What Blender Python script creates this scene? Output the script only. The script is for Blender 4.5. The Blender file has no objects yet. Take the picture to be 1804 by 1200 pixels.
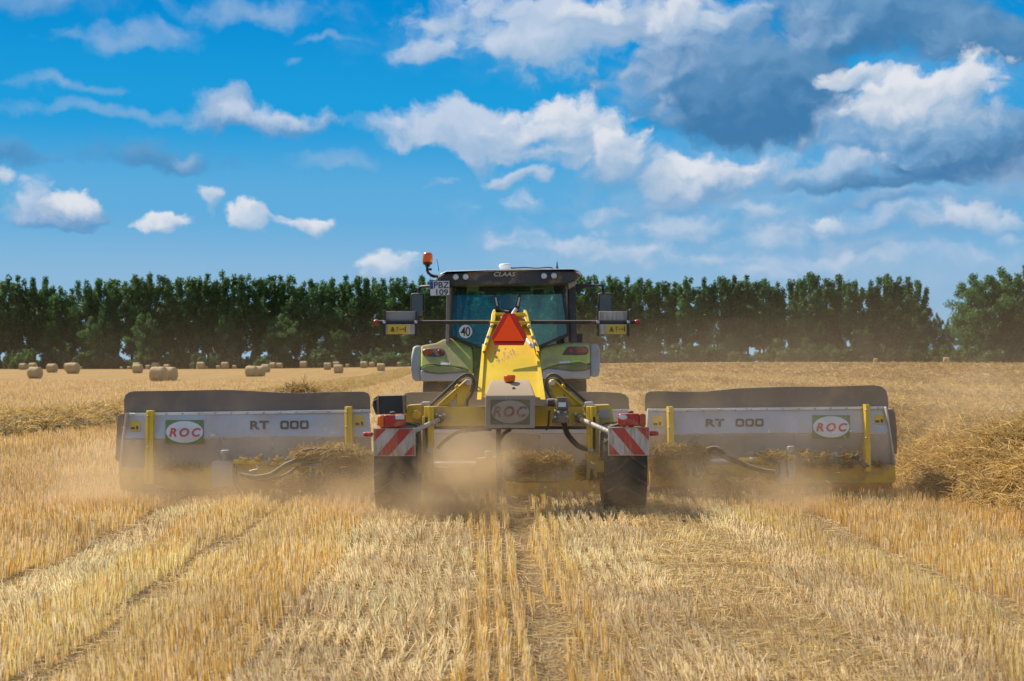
import bpy, bmesh, math, random
import numpy as np
from mathutils import Vector, Matrix

# ------------------------------------------------------------------ camera, sky, sun, exposure
SC = bpy.context.scene
COL = SC.collection
K, CX, HY, CAMZ = 2505.0, 902.0, 637.0, 1.75      # focal length in photo pixels, centre column, eye-level row, eye height

def W(px, py, D):
    return Vector(((px - CX) * D / K, D, CAMZ + (HY - py) * D / K))

cam_d = bpy.data.cameras.new('camera')
cam = bpy.data.objects.new('camera', cam_d); COL.objects.link(cam)
cam.location = (0, 0, CAMZ)
cam.rotation_euler = (math.radians(90) + math.atan(37.0 / K), 0, 0)
cam_d.sensor_width = 36.0
cam_d.lens = 36.0 * K / 1804.0
cam_d.clip_start = 0.1; cam_d.clip_end = 6000
cam_d.dof.use_dof = True
cam_d.dof.focus_distance = 16.6
cam_d.dof.aperture_fstop = 3.4
SC.camera = cam

SUN = Vector((-0.52, 0.42, 0.745)).normalized()
sun_d = bpy.data.lights.new('sun', 'SUN'); sun_d.energy = 5.0; sun_d.angle = math.radians(0.53)
sun_d.color = (1.0, 0.93, 0.82)
sun = bpy.data.objects.new('sun', sun_d); COL.objects.link(sun)
sun.rotation_euler = SUN.to_track_quat('Z', 'Y').to_euler()
sun.location = SUN * 60

SC.view_settings.view_transform = 'Standard'
SC.view_settings.look = 'None'
SC.view_settings.exposure = 0.25
SC.view_settings.gamma = 1.0
SC.cycles.use_denoising = True
SC.cycles.max_bounces = 8
SC.cycles.diffuse_bounces = 3
SC.cycles.glossy_bounces = 3
SC.cycles.transmission_bounces = 4
SC.cycles.transparent_max_bounces = 12
SC.cycles.volume_bounces = 1
SC.cycles.volume_max_steps = 128
SC.cycles.volume_step_rate = 1.0
SC.cycles.caustics_reflective = False
SC.cycles.caustics_refractive = False
SC.cycles.sample_clamp_indirect = 6.0

def srgb(r, g, b):
    f = lambda c: (c / 255 / 12.92) if c / 255 <= 0.04045 else ((c / 255 + 0.055) / 1.055) ** 2.4
    return (f(r), f(g), f(b), 1.0)

class NT:                                            # small node-graph helper
    def __init__(s, tree): s.t = tree; s.n = tree.nodes; s.l = tree.links
    def new(s, kind, **kw):
        n = s.n.new(kind)
        for k, v in kw.items(): setattr(n, k, v)
        return n
    def set(s, sock, v):
        if isinstance(v, bpy.types.NodeSocket): s.l.new(v, sock)
        elif v is not None: sock.default_value = v
    def math(s, op, a, b=None, c=None, clamp=False):
        n = s.new('ShaderNodeMath', operation=op, use_clamp=clamp)
        s.set(n.inputs[0], a)
        if b is not None: s.set(n.inputs[1], b)
        if c is not None: s.set(n.inputs[2], c)
        return n.outputs[0]
    def vmath(s, op, a, b=None):
        n = s.new('ShaderNodeVectorMath', operation=op)
        s.set(n.inputs[0], a)
        if b is not None: s.set(n.inputs[1], b)
        return n.outputs['Value'] if op in ('LENGTH', 'DOT_PRODUCT', 'DISTANCE') else n.outputs[0]
    def smooth(s, v, a, b, c=0.0, d=1.0, kind='SMOOTHSTEP'):
        n = s.new('ShaderNodeMapRange', interpolation_type=kind)
        s.set(n.inputs[0], v); s.set(n.inputs[1], a); s.set(n.inputs[2], b); s.set(n.inputs[3], c); s.set(n.inputs[4], d)
        return n.outputs[0]
    def mix(s, f, a, b, blend='MIX'):
        n = s.new('ShaderNodeMix', data_type='RGBA', blend_type=blend)
        s.set(n.inputs[0], f); s.set(n.inputs[6], a); s.set(n.inputs[7], b)
        return n.outputs[2]
    def xyz(s, v):
        n = s.new('ShaderNodeSeparateXYZ'); s.set(n.inputs[0], v); return n.outputs
    def comb(s, x, y, z=0.0):
        n = s.new('ShaderNodeCombineXYZ'); s.set(n.inputs[0], x); s.set(n.inputs[1], y); s.set(n.inputs[2], z)
        return n.outputs[0]
    def noise(s, vec, scale, detail=4, rough=0.5, dist=0.0, dims='3D', color=False):
        n = s.new('ShaderNodeTexNoise', noise_dimensions=dims)
        s.set(n.inputs['Vector'], vec); s.set(n.inputs['Scale'], scale); s.set(n.inputs['Detail'], detail)
        s.set(n.inputs['Roughness'], rough); s.set(n.inputs['Distortion'], dist)
        return n.outputs['Color'] if color else n.outputs['Fac']

# ---- world: Nishita sky under cumulus built from direction (azimuth, elevation)
def cloud_group():
    g = bpy.data.node_groups.new('cloud_layer', 'ShaderNodeTree')
    I = g.interface
    def inp(name, kind): return I.new_socket(name, in_out='INPUT', socket_type=kind)
    for nm, k in (('Below', 'NodeSocketColor'), ('P', 'NodeSocketVector'), ('N', 'NodeSocketFloat'), ('E', 'NodeSocketFloat'),
                  ('C', 'NodeSocketVector'), ('R', 'NodeSocketVector'), ('Soft', 'NodeSocketFloat'), ('Opacity', 'NodeSocketFloat'),
                  ('NAmp', 'NodeSocketFloat'), ('Bias', 'NodeSocketFloat'), ('Lit', 'NodeSocketColor'), ('Shade', 'NodeSocketColor')):
        inp(nm, k)
    I.new_socket('Out', in_out='OUTPUT', socket_type='NodeSocketColor')
    T = NT(g); gi = g.nodes.new('NodeGroupInput'); go = g.nodes.new('NodeGroupOutput')
    i = gi.outputs
    d = T.xyz(T.vmath('SUBTRACT', i['P'], i['C'])); r = T.xyz(i['R'])
    dx = T.math('DIVIDE', d[0], r[0])
    up = T.math('DIVIDE', T.math('MAXIMUM', d[1], 0.0), r[1])
    dn = T.math('DIVIDE', T.math('MINIMUM', d[1], 0.0), r[2])
    dy = T.math('ADD', up, dn)
    rad = T.vmath('LENGTH', T.comb(dx, dy))
    f = T.math('SUBTRACT', 1.0, rad)
    f = T.math('MULTIPLY_ADD', i['N'], i['NAmp'], T.math('ADD', f, 0.2))
    a = T.math('MULTIPLY', T.smooth(f, 0.0, i['Soft']), i['Opacity'])
    # light falls from the upper left: upper / left flanks and billow tops are bright, the flat base is shaded
    t = T.math('MULTIPLY_ADD', dy, 0.75, i['Bias'])
    t = T.math('MULTIPLY_ADD', dx, -0.18, t)
    t = T.math('MULTIPLY_ADD', i['E'], 1.0, t)
    t = T.smooth(t, -0.55, 0.75)
    c = T.mix(t, i['Shade'], i['Lit'])
    g.links.new(T.mix(a, i['Below'], c), go.inputs[0])
    return g

SKY_STRENGTH = 0.125
DOME = 0.84
STOPS = [(0.0, (156, 190, 214)), (0.20, (140, 184, 218)), (0.42, (96, 172, 220)), (0.66, (30, 156, 219)), (1.0, (0, 138, 212))]
def low_sky(T, el, gain):
    ramp = T.new('ShaderNodeValToRGB'); ramp.color_ramp.interpolation = 'EASE'
    els = ramp.color_ramp.elements
    while len(els) < len(STOPS): els.new(0.5)
    for e, (p_, c_) in zip(els, STOPS): e.position = p_; e.color = srgb(*c_)
    T.l.new(T.smooth(el, 0.0, 0.26, kind='LINEAR'), ramp.inputs[0])
    n = T.vmath('SCALE', ramp.outputs[0]); n.node.inputs['Scale'].default_value = gain
    return n
def bearings(T, v):
    d = T.xyz(v)
    az = T.math('ARCTAN2', d[0], d[1])
    el = T.math('ARCTAN2', d[2], T.math('SQRT', T.math('ADD', T.math('MULTIPLY', d[0], d[0]), T.math('MULTIPLY', d[1], d[1]))))
    return az, el, T.comb(T.math('MULTIPLY', az, 2.505), T.math('MULTIPLY', el, 2.505))
LIT = {'w': srgb(226, 229, 236), 'g': srgb(196, 210, 230), 'm': srgb(168, 192, 220), 'd': srgb(112, 158, 198), 'p': srgb(170, 195, 222)}
SHD = {'l': srgb(150, 182, 214), 'b': srgb(96, 152, 200), 'k': srgb(66, 122, 170), 'x': srgb(74, 132, 182), 'h': srgb(148, 184, 216), 'n': srgb(120, 165, 205)}

world = bpy.data.worlds.new('World'); SC.world = world
world.use_nodes = True
wt = NT(world.node_tree); wt.n.clear()
wout = wt.new('ShaderNodeOutputWorld'); bg = wt.new('ShaderNodeBackground')
bg.inputs['Strength'].default_value = SKY_STRENGTH
sky = wt.new('ShaderNodeTexSky', sky_type='NISHITA')
sky.sun_disc = False
sky.sun_elevation = math.asin(SUN.z); sky.sun_rotation = math.atan2(SUN.x, SUN.y) % (2 * math.pi)
sky.altitude = 0; sky.air_density = 1.0; sky.dust_density = 0.6; sky.ozone_density = 3.0
tc = wt.new('ShaderNodeTexCoord')
az, el, P0 = bearings(wt, tc.outputs['Generated'])
clear = wt.mix(wt.smooth(el, 0.26, 0.6), low_sky(wt, el, DOME / SKY_STRENGTH), sky.outputs[0])
far_n = wt.noise(wt.vmath('MULTIPLY', P0, (0.6, 1.0, 1.0)), 1.6, 4, 0.55, dims='2D')
sc_ = lambda c, k=1.0: (c[0] * k / SKY_STRENGTH, c[1] * k / SKY_STRENGTH, c[2] * k / SKY_STRENGTH, 1)
far_c = wt.mix(wt.smooth(far_n, 0.5, 0.75), sc_(LIT['w'], .9), sc_(SHD['l']))
away = wt.math('MAXIMUM', wt.smooth(wt.math('ABSOLUTE', az), 0.50, 0.85), wt.smooth(el, 0.31, 0.50))          # the dome sector carries the clouds ahead
wt.l.new(wt.mix(wt.math('MULTIPLY', wt.math('MULTIPLY', wt.smooth(far_n, 0.5, 0.64), 0.85), away), clear, far_c), bg.inputs['Color'])
wt.l.new(bg.outputs[0], wout.inputs['Surface'])

# ---- the ahead part of the sky as a dome sector 3 km off: its clouds are worked out from bearing and elevation
CG = cloud_group()
CLOUDS = [
    # pale veils
    (230, 78, 120, 34, 22, 'm', 'l', .8, .55, 1.0, .1), (455, 12, 130, 34, 26, 'm', 'l', .8, .6, 1.0, .1), (90, 18, 150, 32, 22, 'm', 'b', .9, .55, 1., -.1),
    (95, 155, 110, 16, 14, 'm', 'l', .9, .5, 1., 0), (240, 200, 240, 17, 13, 'm', 'l', 1., .45, .9, 0), (600, 282, 90, 22, 14, 'm', 'l', 1., .5, .8, 0),
    (575, 60, 50, 12, 9, 'm', 'l', .9, .45, 1., 0), (510, 98, 24, 9, 8, 'm', 'l', .9, .4, 1., 0),
    (250, 285, 135, 50, 18, 'd', 'x', .7, .7, .9, -.15), (15, 275, 70, 30, 20, 'd', 'x', .7, .7, .9, -.1), (340, 280, 30, 26, 14, 'm', 'n', .7, .5, .9, 0),
    (1650, 320, 340, 330, 90, 'p', 'n', 1.2, .8, .7, .05), (1400, 395, 560, 120, 80, 'p', 'n', 1.2, .85, .7, .05), (1250, 300, 300, 80, 80, 'p', 'n', 1.2, .7, .7, .0), (1100, 440, 320, 60, 50, 'p', 'h', 1.2, .7, .7, .1), (1560, 470, 420, 60, 60, 'p', 'h', 1.3, .7, .7, .05), (930, 60, 330, 100, 70, 'p', 'n', 1.2, .5, .8, .1),
    # upper right grey mass
    (1000, 40, 250, 80, 70, 'g', 'l', .5, .95, .9, .05), (800, 15, 130, 40, 26, 'g', 'l', .6, .85, 1., .1), (770, 82, 90, 34, 20, 'g', 'l', .6, .8, 1., .1), (905, 68, 90, 34, 26, 'g', 'l', .5, .9, 1., .15),
    (1560, 55, 300, 110, 60, 'd', 'k', .5, .95, .9, -.05), (1740, 100, 140, 70, 40, 'd', 'k', .6, .8, .9, -.05),
    (1230, 110, 200, 150, 90, 'm', 'x', .5, .95, .9, -.15), (1330, 190, 215, 140, 62, 'd', 'k', .4, .97, .7, -.25), (1180, 120, 120, 100, 70, 'm', 'x', .6, .85, .8, -.1), (1120, 150, 70, 60, 55, 'm', 'b', .6, .7, 1., 0),
    (1225, 25, 75, 55, 42, 'w', 'l', .7, .8, 1., .15), (1050, 8, 60, 30, 22, 'w', 'l', .7, .8, 1., .2), (1300, 20, 70, 40, 40, 'g', 'n', .8, .7, 1., .1), (1180, 195, 45, 38, 40, 'g', 'n', .9, .6, 1.1, .0),
    (1440, 60, 70, 50, 40, 'm', 'x', .8, .6, 1., .0),
    # large white cumulus on the right
    (1680, 265, 150, 120, 62, 'm', 'k', .4, .97, .8, -.2), (1550, 245, 130, 90, 50, 'm', 'b', .5, .9, .8, -.1), (1770, 275, 80, 80, 50, 'd', 'k', .5, .9, .9, -.2),
    (1590, 185, 85, 58, 80, 'w', 'n', .45, .97, .85, .2), (1685, 175, 85, 62, 80, 'w', 'n', .4, .97, .85, .2), (1505, 135, 48, 22, 26, 'w', 'l', .5, .9, 1.1, .2), (1755, 205, 40, 45, 50, 'g', 'b', .6, .85, 1., .1),
    (1450, 290, 150, 30, 24, 'g', 'n', .6, .85, .9, .05), (1545, 348, 140, 24, 22, 'm', 'b', .6, .85, .9, -.1), (1560, 318, 200, 26, 16, 'd', 'k', .6, .8, .7, -.3),
    (1240, 316, 100, 52, 32, 'w', 'n', .45, .95, .8, -.05),
    # central bank
    (1085, 300, 85, 60, 40, 'm', 'n', .7, .8, .9, .0), (850, 222, 180, 54, 48, 'g', 'l', .45, .95, .9, .25), (1010, 225, 120, 68, 62, 'w', 'l', .5, .92, .9, -.02), (1085, 255, 62, 45, 50, 'w', 'l', .5, .9, 1., .1),
    (665, 222, 70, 22, 20, 'g', 'l', .8, .7, 1.1, .1), (912, 303, 56, 17, 15, 'g', 'l', .6, .9, .9, .1), (920, 352, 58, 30, 24, 'g', 'l', .8, .8, 1.3, .1), (775, 302, 30, 10, 8, 'm', 'l', .8, .5, 1., .1),
    # low banks towards the tree line
    (1000, 425, 110, 34, 26, 'g', 'h', .6, .9, 1., .1), (1150, 448, 115, 30, 26, 'g', 'h', .7, .8, 1., .1), (1060, 368, 60, 28, 22, 'g', 'h', .7, .75, 1.1, .1), (1215, 395, 95, 34, 28, 'g', 'h', .7, .8, 1.1, .1),
    (1370, 420, 130, 28, 24, 'g', 'h', .8, .75, 1.1, .05), (1340, 365, 50, 22, 14, 'g', 'h', .6, .8, 1., .1), (1475, 378, 32, 18, 14, 'w', 'h', .6, .8, 1., .1), (1720, 388, 90, 32, 20, 'w', 'h', .6, .85, 1., .1),
    (880, 425, 24, 10, 10, 'g', 'h', .8, .6, 1., .1), (1345, 480, 60, 16, 18, 'g', 'h', .7, .8, 1., .1), (1550, 430, 200, 26, 22, 'm', 'n', 1., .5, 1., .0), (1790, 420, 30, 20, 20, 'g', 'h', .8, .6, 1., .1),
    (1600, 392, 210, 42, 30, 'g', 'n', .9, .75, 1.1, .05), (1700, 450, 170, 30, 26, 'g', 'h', .9, .7, 1.1, .05), (1450, 458, 160, 28, 22, 'g', 'h', .9, .7, 1.1, .05), (1250, 462, 120, 26, 20, 'g', 'h', .9, .7, 1.1, .05), (1780, 330, 90, 60, 40, 'm', 'n', .9, .7, 1., .0), (1180, 350, 150, 40, 34, 'm', 'n', 1., .7, 1., .05),
    # scattered cumulus on the left
    (395, 210, 62, 56, 28, 'm', 'b', .5, .88, .9, .0), (492, 212, 112, 36, 26, 'g', 'b', .5, .92, .9, .08),
    (70, 382, 60, 60, 26, 'g', 'b', .5, .9, 1., .0), (135, 365, 48, 32, 40, 'w', 'b', .45, .95, .9, .05), (5, 310, 24, 22, 20, 'w', 'h', .6, .9, 1., .1),
    (275, 398, 62, 20, 10, 'w', 'h', .45, .95, .9, .15), (375, 338, 32, 22, 26, 'w', 'h', .7, .8, 1.3, .1), (445, 375, 36, 32, 26, 'w', 'h', .45, .95, 1., .1), (525, 388, 64, 20, 15, 'w', 'h', .45, .95, .9, .1),
    (690, 462, 54, 36, 40, 'w', 'h', .5, .9, 1., .1),
]
azpx = lambda px: math.atan((px - CX) / K)
elpx = lambda py: math.atan((HY - py) / K)
def sky_material(x0, x1, y0, y1):
    m = bpy.data.materials.new('sky_air'); m.use_nodes = True
    T = NT(m.node_tree); T.n.clear()
    out = T.new('ShaderNodeOutputMaterial'); em = T.new('ShaderNodeEmission')
    geo = T.new('ShaderNodeNewGeometry')
    az, el, P0 = bearings(T, T.vmath('SUBTRACT', geo.outputs['Position'], (0, 0, CAMZ)))
    w1 = T.vmath('SUBTRACT', T.noise(P0, 7.0, 2, 0.5, dims='2D', color=True), (0.5, 0.5, 0.5))
    w2 = T.vmath('SUBTRACT', T.noise(P0, 26.0, 4, 0.55, dims='2D', color=True), (0.5, 0.5, 0.5))
    P1 = T.vmath('ADD', P0, T.vmath('ADD', T.vmath('MULTIPLY', w1, (.07, .07, 0)), T.vmath('MULTIPLY', w2, (.03, .03, 0))))
    stretch = T.vmath('MULTIPLY', P1, (0.75, 1.15, 1.0))
    def billow(vec):
        n = T.noise(vec, 11.0, 7, 0.6, dims='2D')
        v = T.new('ShaderNodeTexVoronoi', feature='SMOOTH_F1', voronoi_dimensions='2D'); v.inputs['Scale'].default_value = 20.0
        v.inputs['Smoothness'].default_value = 0.7; v.inputs['Detail'].default_value = 1.0
        T.l.new(vec, v.inputs['Vector'])
        a = T.math('MULTIPLY', T.math('SUBTRACT', n, 0.5), 1.7)
        return T.math('MULTIPLY_ADD', v.outputs['Distance'], -0.5, T.math('ADD', a, 0.22))
    B0 = billow(stretch)
    EMB = T.math('MULTIPLY', T.math('SUBTRACT', B0, billow(T.vmath('ADD', stretch, (-0.011, 0.018, 0.0)))), 0.62)
    cur = low_sky(T, el, 1.0)
    for (cx, cy, rx, rt, rb, lit, shade, soft, op, na, bias) in CLOUDS:
        e = 80
        if not (cx + rx * 1.5 + e > x0 and cx - rx * 1.5 - e < x1 and cy + rb * 1.5 + e > y0 and cy - rt * 1.5 - e < y1): continue
        n = T.new('ShaderNodeGroup'); n.node_tree = CG
        T.l.new(cur, n.inputs['Below']); T.l.new(P1, n.inputs['P']); T.l.new(B0, n.inputs['N']); T.l.new(EMB, n.inputs['E'])
        n.inputs['C'].default_value = (azpx(cx - 3) * 2.505, elpx(cy + 12) * 2.505, 0)
        n.inputs['R'].default_value = (rx / 1000, rt / 1000, rb / 1000)
        n.inputs['Soft'].default_value = soft * (1.05 if lit == 'w' else 1.3); n.inputs['Opacity'].default_value = op
        n.inputs['NAmp'].default_value = na; n.inputs['Bias'].default_value = bias
        n.inputs['Lit'].default_value = LIT[lit]; n.inputs['Shade'].default_value = SHD[shade]
        cur = n.outputs[0]
    T.l.new(cur, em.inputs['Color']); em.inputs['Strength'].default_value = DOME
    T.l.new(em.outputs[0], out.inputs['Surface'])
    m.cycles.emission_sampling = 'NONE'
    return m
def build_sky():
    xs = [-340, 150, 330, 500, 640, 800, 960, 1130, 1300, 1480, 1650, 2140]
    ys = [700, 420, 290, 190, 100, -120]
    sub = 4; R = 3000.0
    A = []; E = []
    for k in range(len(xs) - 1): A += [(azpx(xs[k]) + (azpx(xs[k + 1]) - azpx(xs[k])) * j / sub, k) for j in range(sub)]
    A.append((azpx(xs[-1]), None))
    for k in range(len(ys) - 1): E += [(elpx(ys[k]) + (elpx(ys[k + 1]) - elpx(ys[k])) * j / sub, k) for j in range(sub)]
    E.append((elpx(ys[-1]), None))
    V = [(R * math.cos(e) * math.sin(a), R * math.cos(e) * math.cos(a), CAMZ + R * math.sin(e)) for e, _ in E for a, _ in A]
    na_ = len(A); F = []; MI = []
    for j in range(len(E) - 1):
        for i in range(na_ - 1):
            F.append((j * na_ + i, j * na_ + i + 1, (j + 1) * na_ + i + 1, (j + 1) * na_ + i)); MI.append(E[j][1] * (len(xs) - 1) + A[i][1])
    me = bpy.data.meshes.new('sky'); me.from_pydata(V, [], F)
    for j in range(len(ys) - 1):
        for i in range(len(xs) - 1): me.materials.append(sky_material(xs[i], xs[i + 1], ys[j + 1], ys[j]))
    me.polygons.foreach_set('material_index', MI); me.update()
    o = bpy.data.objects.new('sky', me); COL.objects.link(o); o['kind'] = 'structure'
build_sky()

# ------------------------------------------------------------------ materials
def _objcoord(T): return T.new('ShaderNodeTexCoord').outputs['Object']
DUST = (0.40, 0.285, 0.165, 1)
def paint(name, col, rough=0.45, metal=0.0, dust=0.3, top=0.6, scale=5.0, vary=0.12, bump=0.0, bump_scale=60.0, streak=False, scuff=0.0, spec=0.5, soft=0.0):
    """painted or bare surface that carries field dust: patches everywhere, a layer on what faces up"""
    m = bpy.data.materials.new(name); m.use_nodes = True
    T = NT(m.node_tree); b = T.n['Principled BSDF']
    oc = _objcoord(T)
    vec = T.vmath('MULTIPLY', oc, (6, 6, 0.7)) if streak else oc
    base = tuple(col[:3]) + (1,)
    n1 = T.noise(vec, scale, 7, 0.62)
    n2 = T.noise(oc, scale * 0.35, 3, 0.5)
    c = T.mix(T.smooth(n2, .3, .7), tuple(x * (1 - vary) for x in base[:3]) + (1,), tuple(min(1, x * (1 + vary)) for x in base[:3]) + (1,))
    geo = T.new('ShaderNodeNewGeometry')
    nz = T.xyz(geo.outputs['Normal'])[2]
    up = T.math('MULTIPLY', T.smooth(nz, 0.35, 0.95), top)
    amt = T.math('ADD', T.smooth(n1, 0.62 - dust * 0.35 - soft, 0.80 - dust * 0.35 + soft, 0, min(1.0, 0.35 + dust)), up, clamp=True)
    amt = T.math('MULTIPLY', amt, T.smooth(T.noise(oc, scale * 7, 3, 0.6), .15, .6, .65, 1.0))
    c = T.mix(amt, c, DUST)
    if scuff:
        sc = T.math('MULTIPLY', T.smooth(T.noise(T.vmath('MULTIPLY', oc, (14, 14, 3)), 3.0, 6, 0.7), 0.60, 0.68), scuff)
        c = T.mix(sc, c, (0.22, 0.16, 0.11, 1))
    T.set(b.inputs['Base Color'], c)
    T.set(b.inputs['Roughness'], T.smooth(amt, 0, 1, rough, 0.85, 'LINEAR'))
    T.set(b.inputs['Metallic'], T.smooth(amt, 0, 1, metal, 0.0, 'LINEAR') if metal else 0.0)
    b.inputs['Specular IOR Level'].default_value = spec
    if bump:
        bn = T.new('ShaderNodeBump'); bn.inputs['Strength'].default_value = bump; bn.inputs['Distance'].default_value = 0.004
        T.set(bn.inputs['Height'], T.noise(oc, bump_scale, 4, 0.6)); T.l.new(bn.outputs[0], b.inputs['Normal'])
    return m

def tread_plate(name):
    m = paint(name, (0.54, 0.54, 0.55), 0.45, 0.4, dust=0.36, top=0.25, scale=2.0, soft=.2)
    T = NT(m.node_tree); b = T.n['Principled BSDF']; oc = _objcoord(T)
    v = T.new('ShaderNodeTexVoronoi', feature='F1'); v.inputs['Scale'].default_value = 34; v.inputs['Randomness'].default_value = 0.15
    T.l.new(T.vmath('MULTIPLY', oc, (1.0, 0.2, 1.0)), v.inputs['Vector'])
    bn = T.new('ShaderNodeBump'); bn.inputs['Strength'].default_value = 0.55; bn.inputs['Distance'].default_value = 0.003; bn.invert = True
    T.l.new(v.outputs['Distance'], bn.inputs['Height']); T.l.new(bn.outputs[0], b.inputs['Normal'])
    return m

def tinted_glass(name, tint, refl=0.0, film=(0.04, 0.22)):
    m = bpy.data.materials.new(name); m.use_nodes = True
    T = NT(m.node_tree); T.n.clear(); out = T.new('ShaderNodeOutputMaterial')
    tr = T.new('ShaderNodeBsdfTransparent'); tr.inputs[0].default_value = tint
    gl = T.new('ShaderNodeBsdfGlossy'); gl.inputs['Roughness'].default_value = 0.04; gl.inputs[0].default_value = (0.65, 0.92, 0.90, 1)
    du = T.new('ShaderNodeBsdfDiffuse'); du.inputs[0].default_value = (0.36, 0.33, 0.26, 1)
    fr = T.new('ShaderNodeFresnel'); fr.inputs[0].default_value = 1.5
    mx = T.new('ShaderNodeMixShader'); T.set(mx.inputs[0], T.math('ADD', fr.outputs[0], refl)); T.l.new(tr.outputs[0], mx.inputs[1]); T.l.new(gl.outputs[0], mx.inputs[2])
    m2 = T.new('ShaderNodeMixShader'); T.set(m2.inputs[0], T.smooth(T.noise(_objcoord(T), 2.0, 6, 0.6), 0.3, 0.8, *film))
    T.l.new(mx.outputs[0], m2.inputs[1]); T.l.new(du.outputs[0], m2.inputs[2]); T.l.new(m2.outputs[0], out.inputs[0])
    return m

def straw_mat(name, transl=0.25):
    m = bpy.data.materials.new(name); m.use_nodes = True
    T = NT(m.node_tree); b = T.n['Principled BSDF']; out = T.n['Material Output']
    a = T.new('ShaderNodeAttribute'); a.attribute_name = 'tint'
    T.l.new(a.outputs['Color'], b.inputs['Base Color']); b.inputs['Roughness'].default_value = 0.5; b.inputs['Specular IOR Level'].default_value = 0.35
    t = T.new('ShaderNodeBsdfTranslucent'); T.l.new(a.outputs['Color'], t.inputs[0])
    mx = T.new('ShaderNodeMixShader'); mx.inputs[0].default_value = transl
    T.l.new(b.outputs[0], mx.inputs[1]); T.l.new(t.outputs[0], mx.inputs[2]); T.l.new(mx.outputs[0], out.inputs[0])
    return m

M = {}
M['yellow'] = paint('yellow_paint', (0.82, 0.53, 0.003), 0.42, dust=0.07, top=0.06, scale=4.5, scuff=0.35)
M['yellow_dusty'] = paint('dusty_yellow_paint', (0.72, 0.455, 0.012), 0.55, dust=0.48, top=0.7, scale=3.5, scuff=0.4)
M['plate'] = tread_plate('tread_plate')
M['panel'] = paint('galvanised_panel', (0.60, 0.57, 0.53), 0.55, 0.15, dust=0.5, top=0.5, scale=1.6, soft=.22)
M['steel'] = paint('bare_steel', (0.48, 0.47, 0.45), 0.4, 0.6, dust=0.35, top=0.5)
M['rail'] = paint('zinc_rail', (0.72, 0.71, 0.70), 0.45, 0.3, dust=0.2, top=0.1, scale=9)
M['grey'] = paint('grey_paint', (0.34, 0.33, 0.32), 0.55, dust=0.4, top=0.5)
M['boxgrey'] = paint('dirty_shaded_grey_cover', (0.33, 0.30, 0.265), 0.6, dust=0.6, top=0.95, scale=9, streak=True)  # base darkened for dirt and for the shade on the rear face
M['rubber'] = paint('rubber_flap', (0.23, 0.185, 0.145), 0.75, dust=0.5, top=0.4, scale=1.3, spec=0.15)
M['black'] = paint('black_plastic', (0.028, 0.027, 0.026), 0.45, dust=0.22, top=0.5)
M['hose'] = paint('hose_rubber', (0.03, 0.03, 0.03), 0.45, dust=0.3, top=0.7)
M['tyre'] = paint('tyre_rubber', (0.030, 0.028, 0.026), 0.7, dust=0.24, top=0.5, scale=3)
M['green'] = paint('light_green_paint', (0.60, 0.80, 0.07), 0.45, dust=0.55, top=0.75, scale=1.6, spec=0.3, soft=0.22)
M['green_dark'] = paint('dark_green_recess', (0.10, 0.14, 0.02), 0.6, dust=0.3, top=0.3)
M['fender_grey'] = paint('grey_fender_plastic', (0.40, 0.41, 0.42), 0.5, dust=0.35, top=0.45, scale=2.5)
M['roof_white'] = paint('white_roof', (0.78, 0.78, 0.76), 0.35, dust=0.12, top=0.05)
M['roof_dark'] = paint('dark_roof_lining', (0.055, 0.052, 0.048), 0.5, dust=0.33, top=0.2, scale=3)
M['pillar'] = paint('grey_pillar', (0.30, 0.30, 0.28), 0.5, dust=0.3, top=0.2)
M['white'] = paint('white_paint', (0.74, 0.74, 0.72), 0.4, dust=0.22, top=0.2)
M['white_dirty'] = paint('dirty_white_film', (0.54, 0.50, 0.45), 0.5, dust=0.5, top=0.2, scale=7, streak=True)
M['red_film'] = paint('red_film', (0.46, 0.04, 0.024), 0.45, dust=0.34, top=0.2, scale=7, streak=True)
M['red'] = paint('red_lens', (0.44, 0.014, 0.012), 0.25, dust=0.26, top=0.25, scale=8)
M['orange'] = paint('orange_lens', (0.85, 0.16, 0.012), 0.2, dust=0.12, top=0.05, scale=8)
M['orange_dark'] = paint('dark_orange_lens', (0.42, 0.075, 0.02), 0.25, dust=0.2, top=0.2, scale=8)
M['fluor'] = paint('fluorescent_orange', (1.0, 0.075, 0.004), 0.45, dust=0.06, top=0.0, vary=0.04, spec=0.12)
M['darkred'] = paint('dark_red_reflector', (0.46, 0.018, 0.010), 0.5, dust=0.08, top=0.0, spec=0.15)
M['sticker'] = paint('yellow_sticker', (0.70, 0.47, 0.03), 0.45, dust=0.3, top=0.0, scale=10)
M['ink'] = paint('black_ink', (0.035, 0.033, 0.03), 0.5, dust=0.15, top=0.0)
M['letter_brown'] = paint('dark_lettering', (0.085, 0.06, 0.042), 0.5, dust=0.25, top=0.0, scale=12)
M['letter_red'] = paint('red_lettering', (0.60, 0.045, 0.03), 0.45, dust=0.22, top=0.0, scale=12)
M['letter_faded_shade'] = paint('faded_shaded_red_lettering', (0.25, 0.105, 0.08), 0.65, dust=0.55, top=0.0, scale=12, streak=True)  # fading, dust and the cover's shade are mixed into this red
M['emblem_green'] = paint('green_emblem', (0.10, 0.20, 0.05), 0.45, dust=0.25, top=0.0, scale=8)
M['emblem_green_faded_shade'] = paint('faded_shaded_green_emblem', (0.085, 0.10, 0.05), 0.65, dust=0.5, top=0.0, scale=4, soft=.25)  # green dulled by fading and dust, with shade put into the colour
M['emblem_white'] = paint('white_emblem', (0.66, 0.66, 0.64), 0.4, dust=0.2, top=0.0, scale=8)
M['emblem_faded_shade'] = paint('faded_shaded_white_emblem', (0.38, 0.34, 0.285), 0.65, dust=0.5, top=0.0, scale=4, soft=.25)  # white dulled by dust and by shade painted into it
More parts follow.
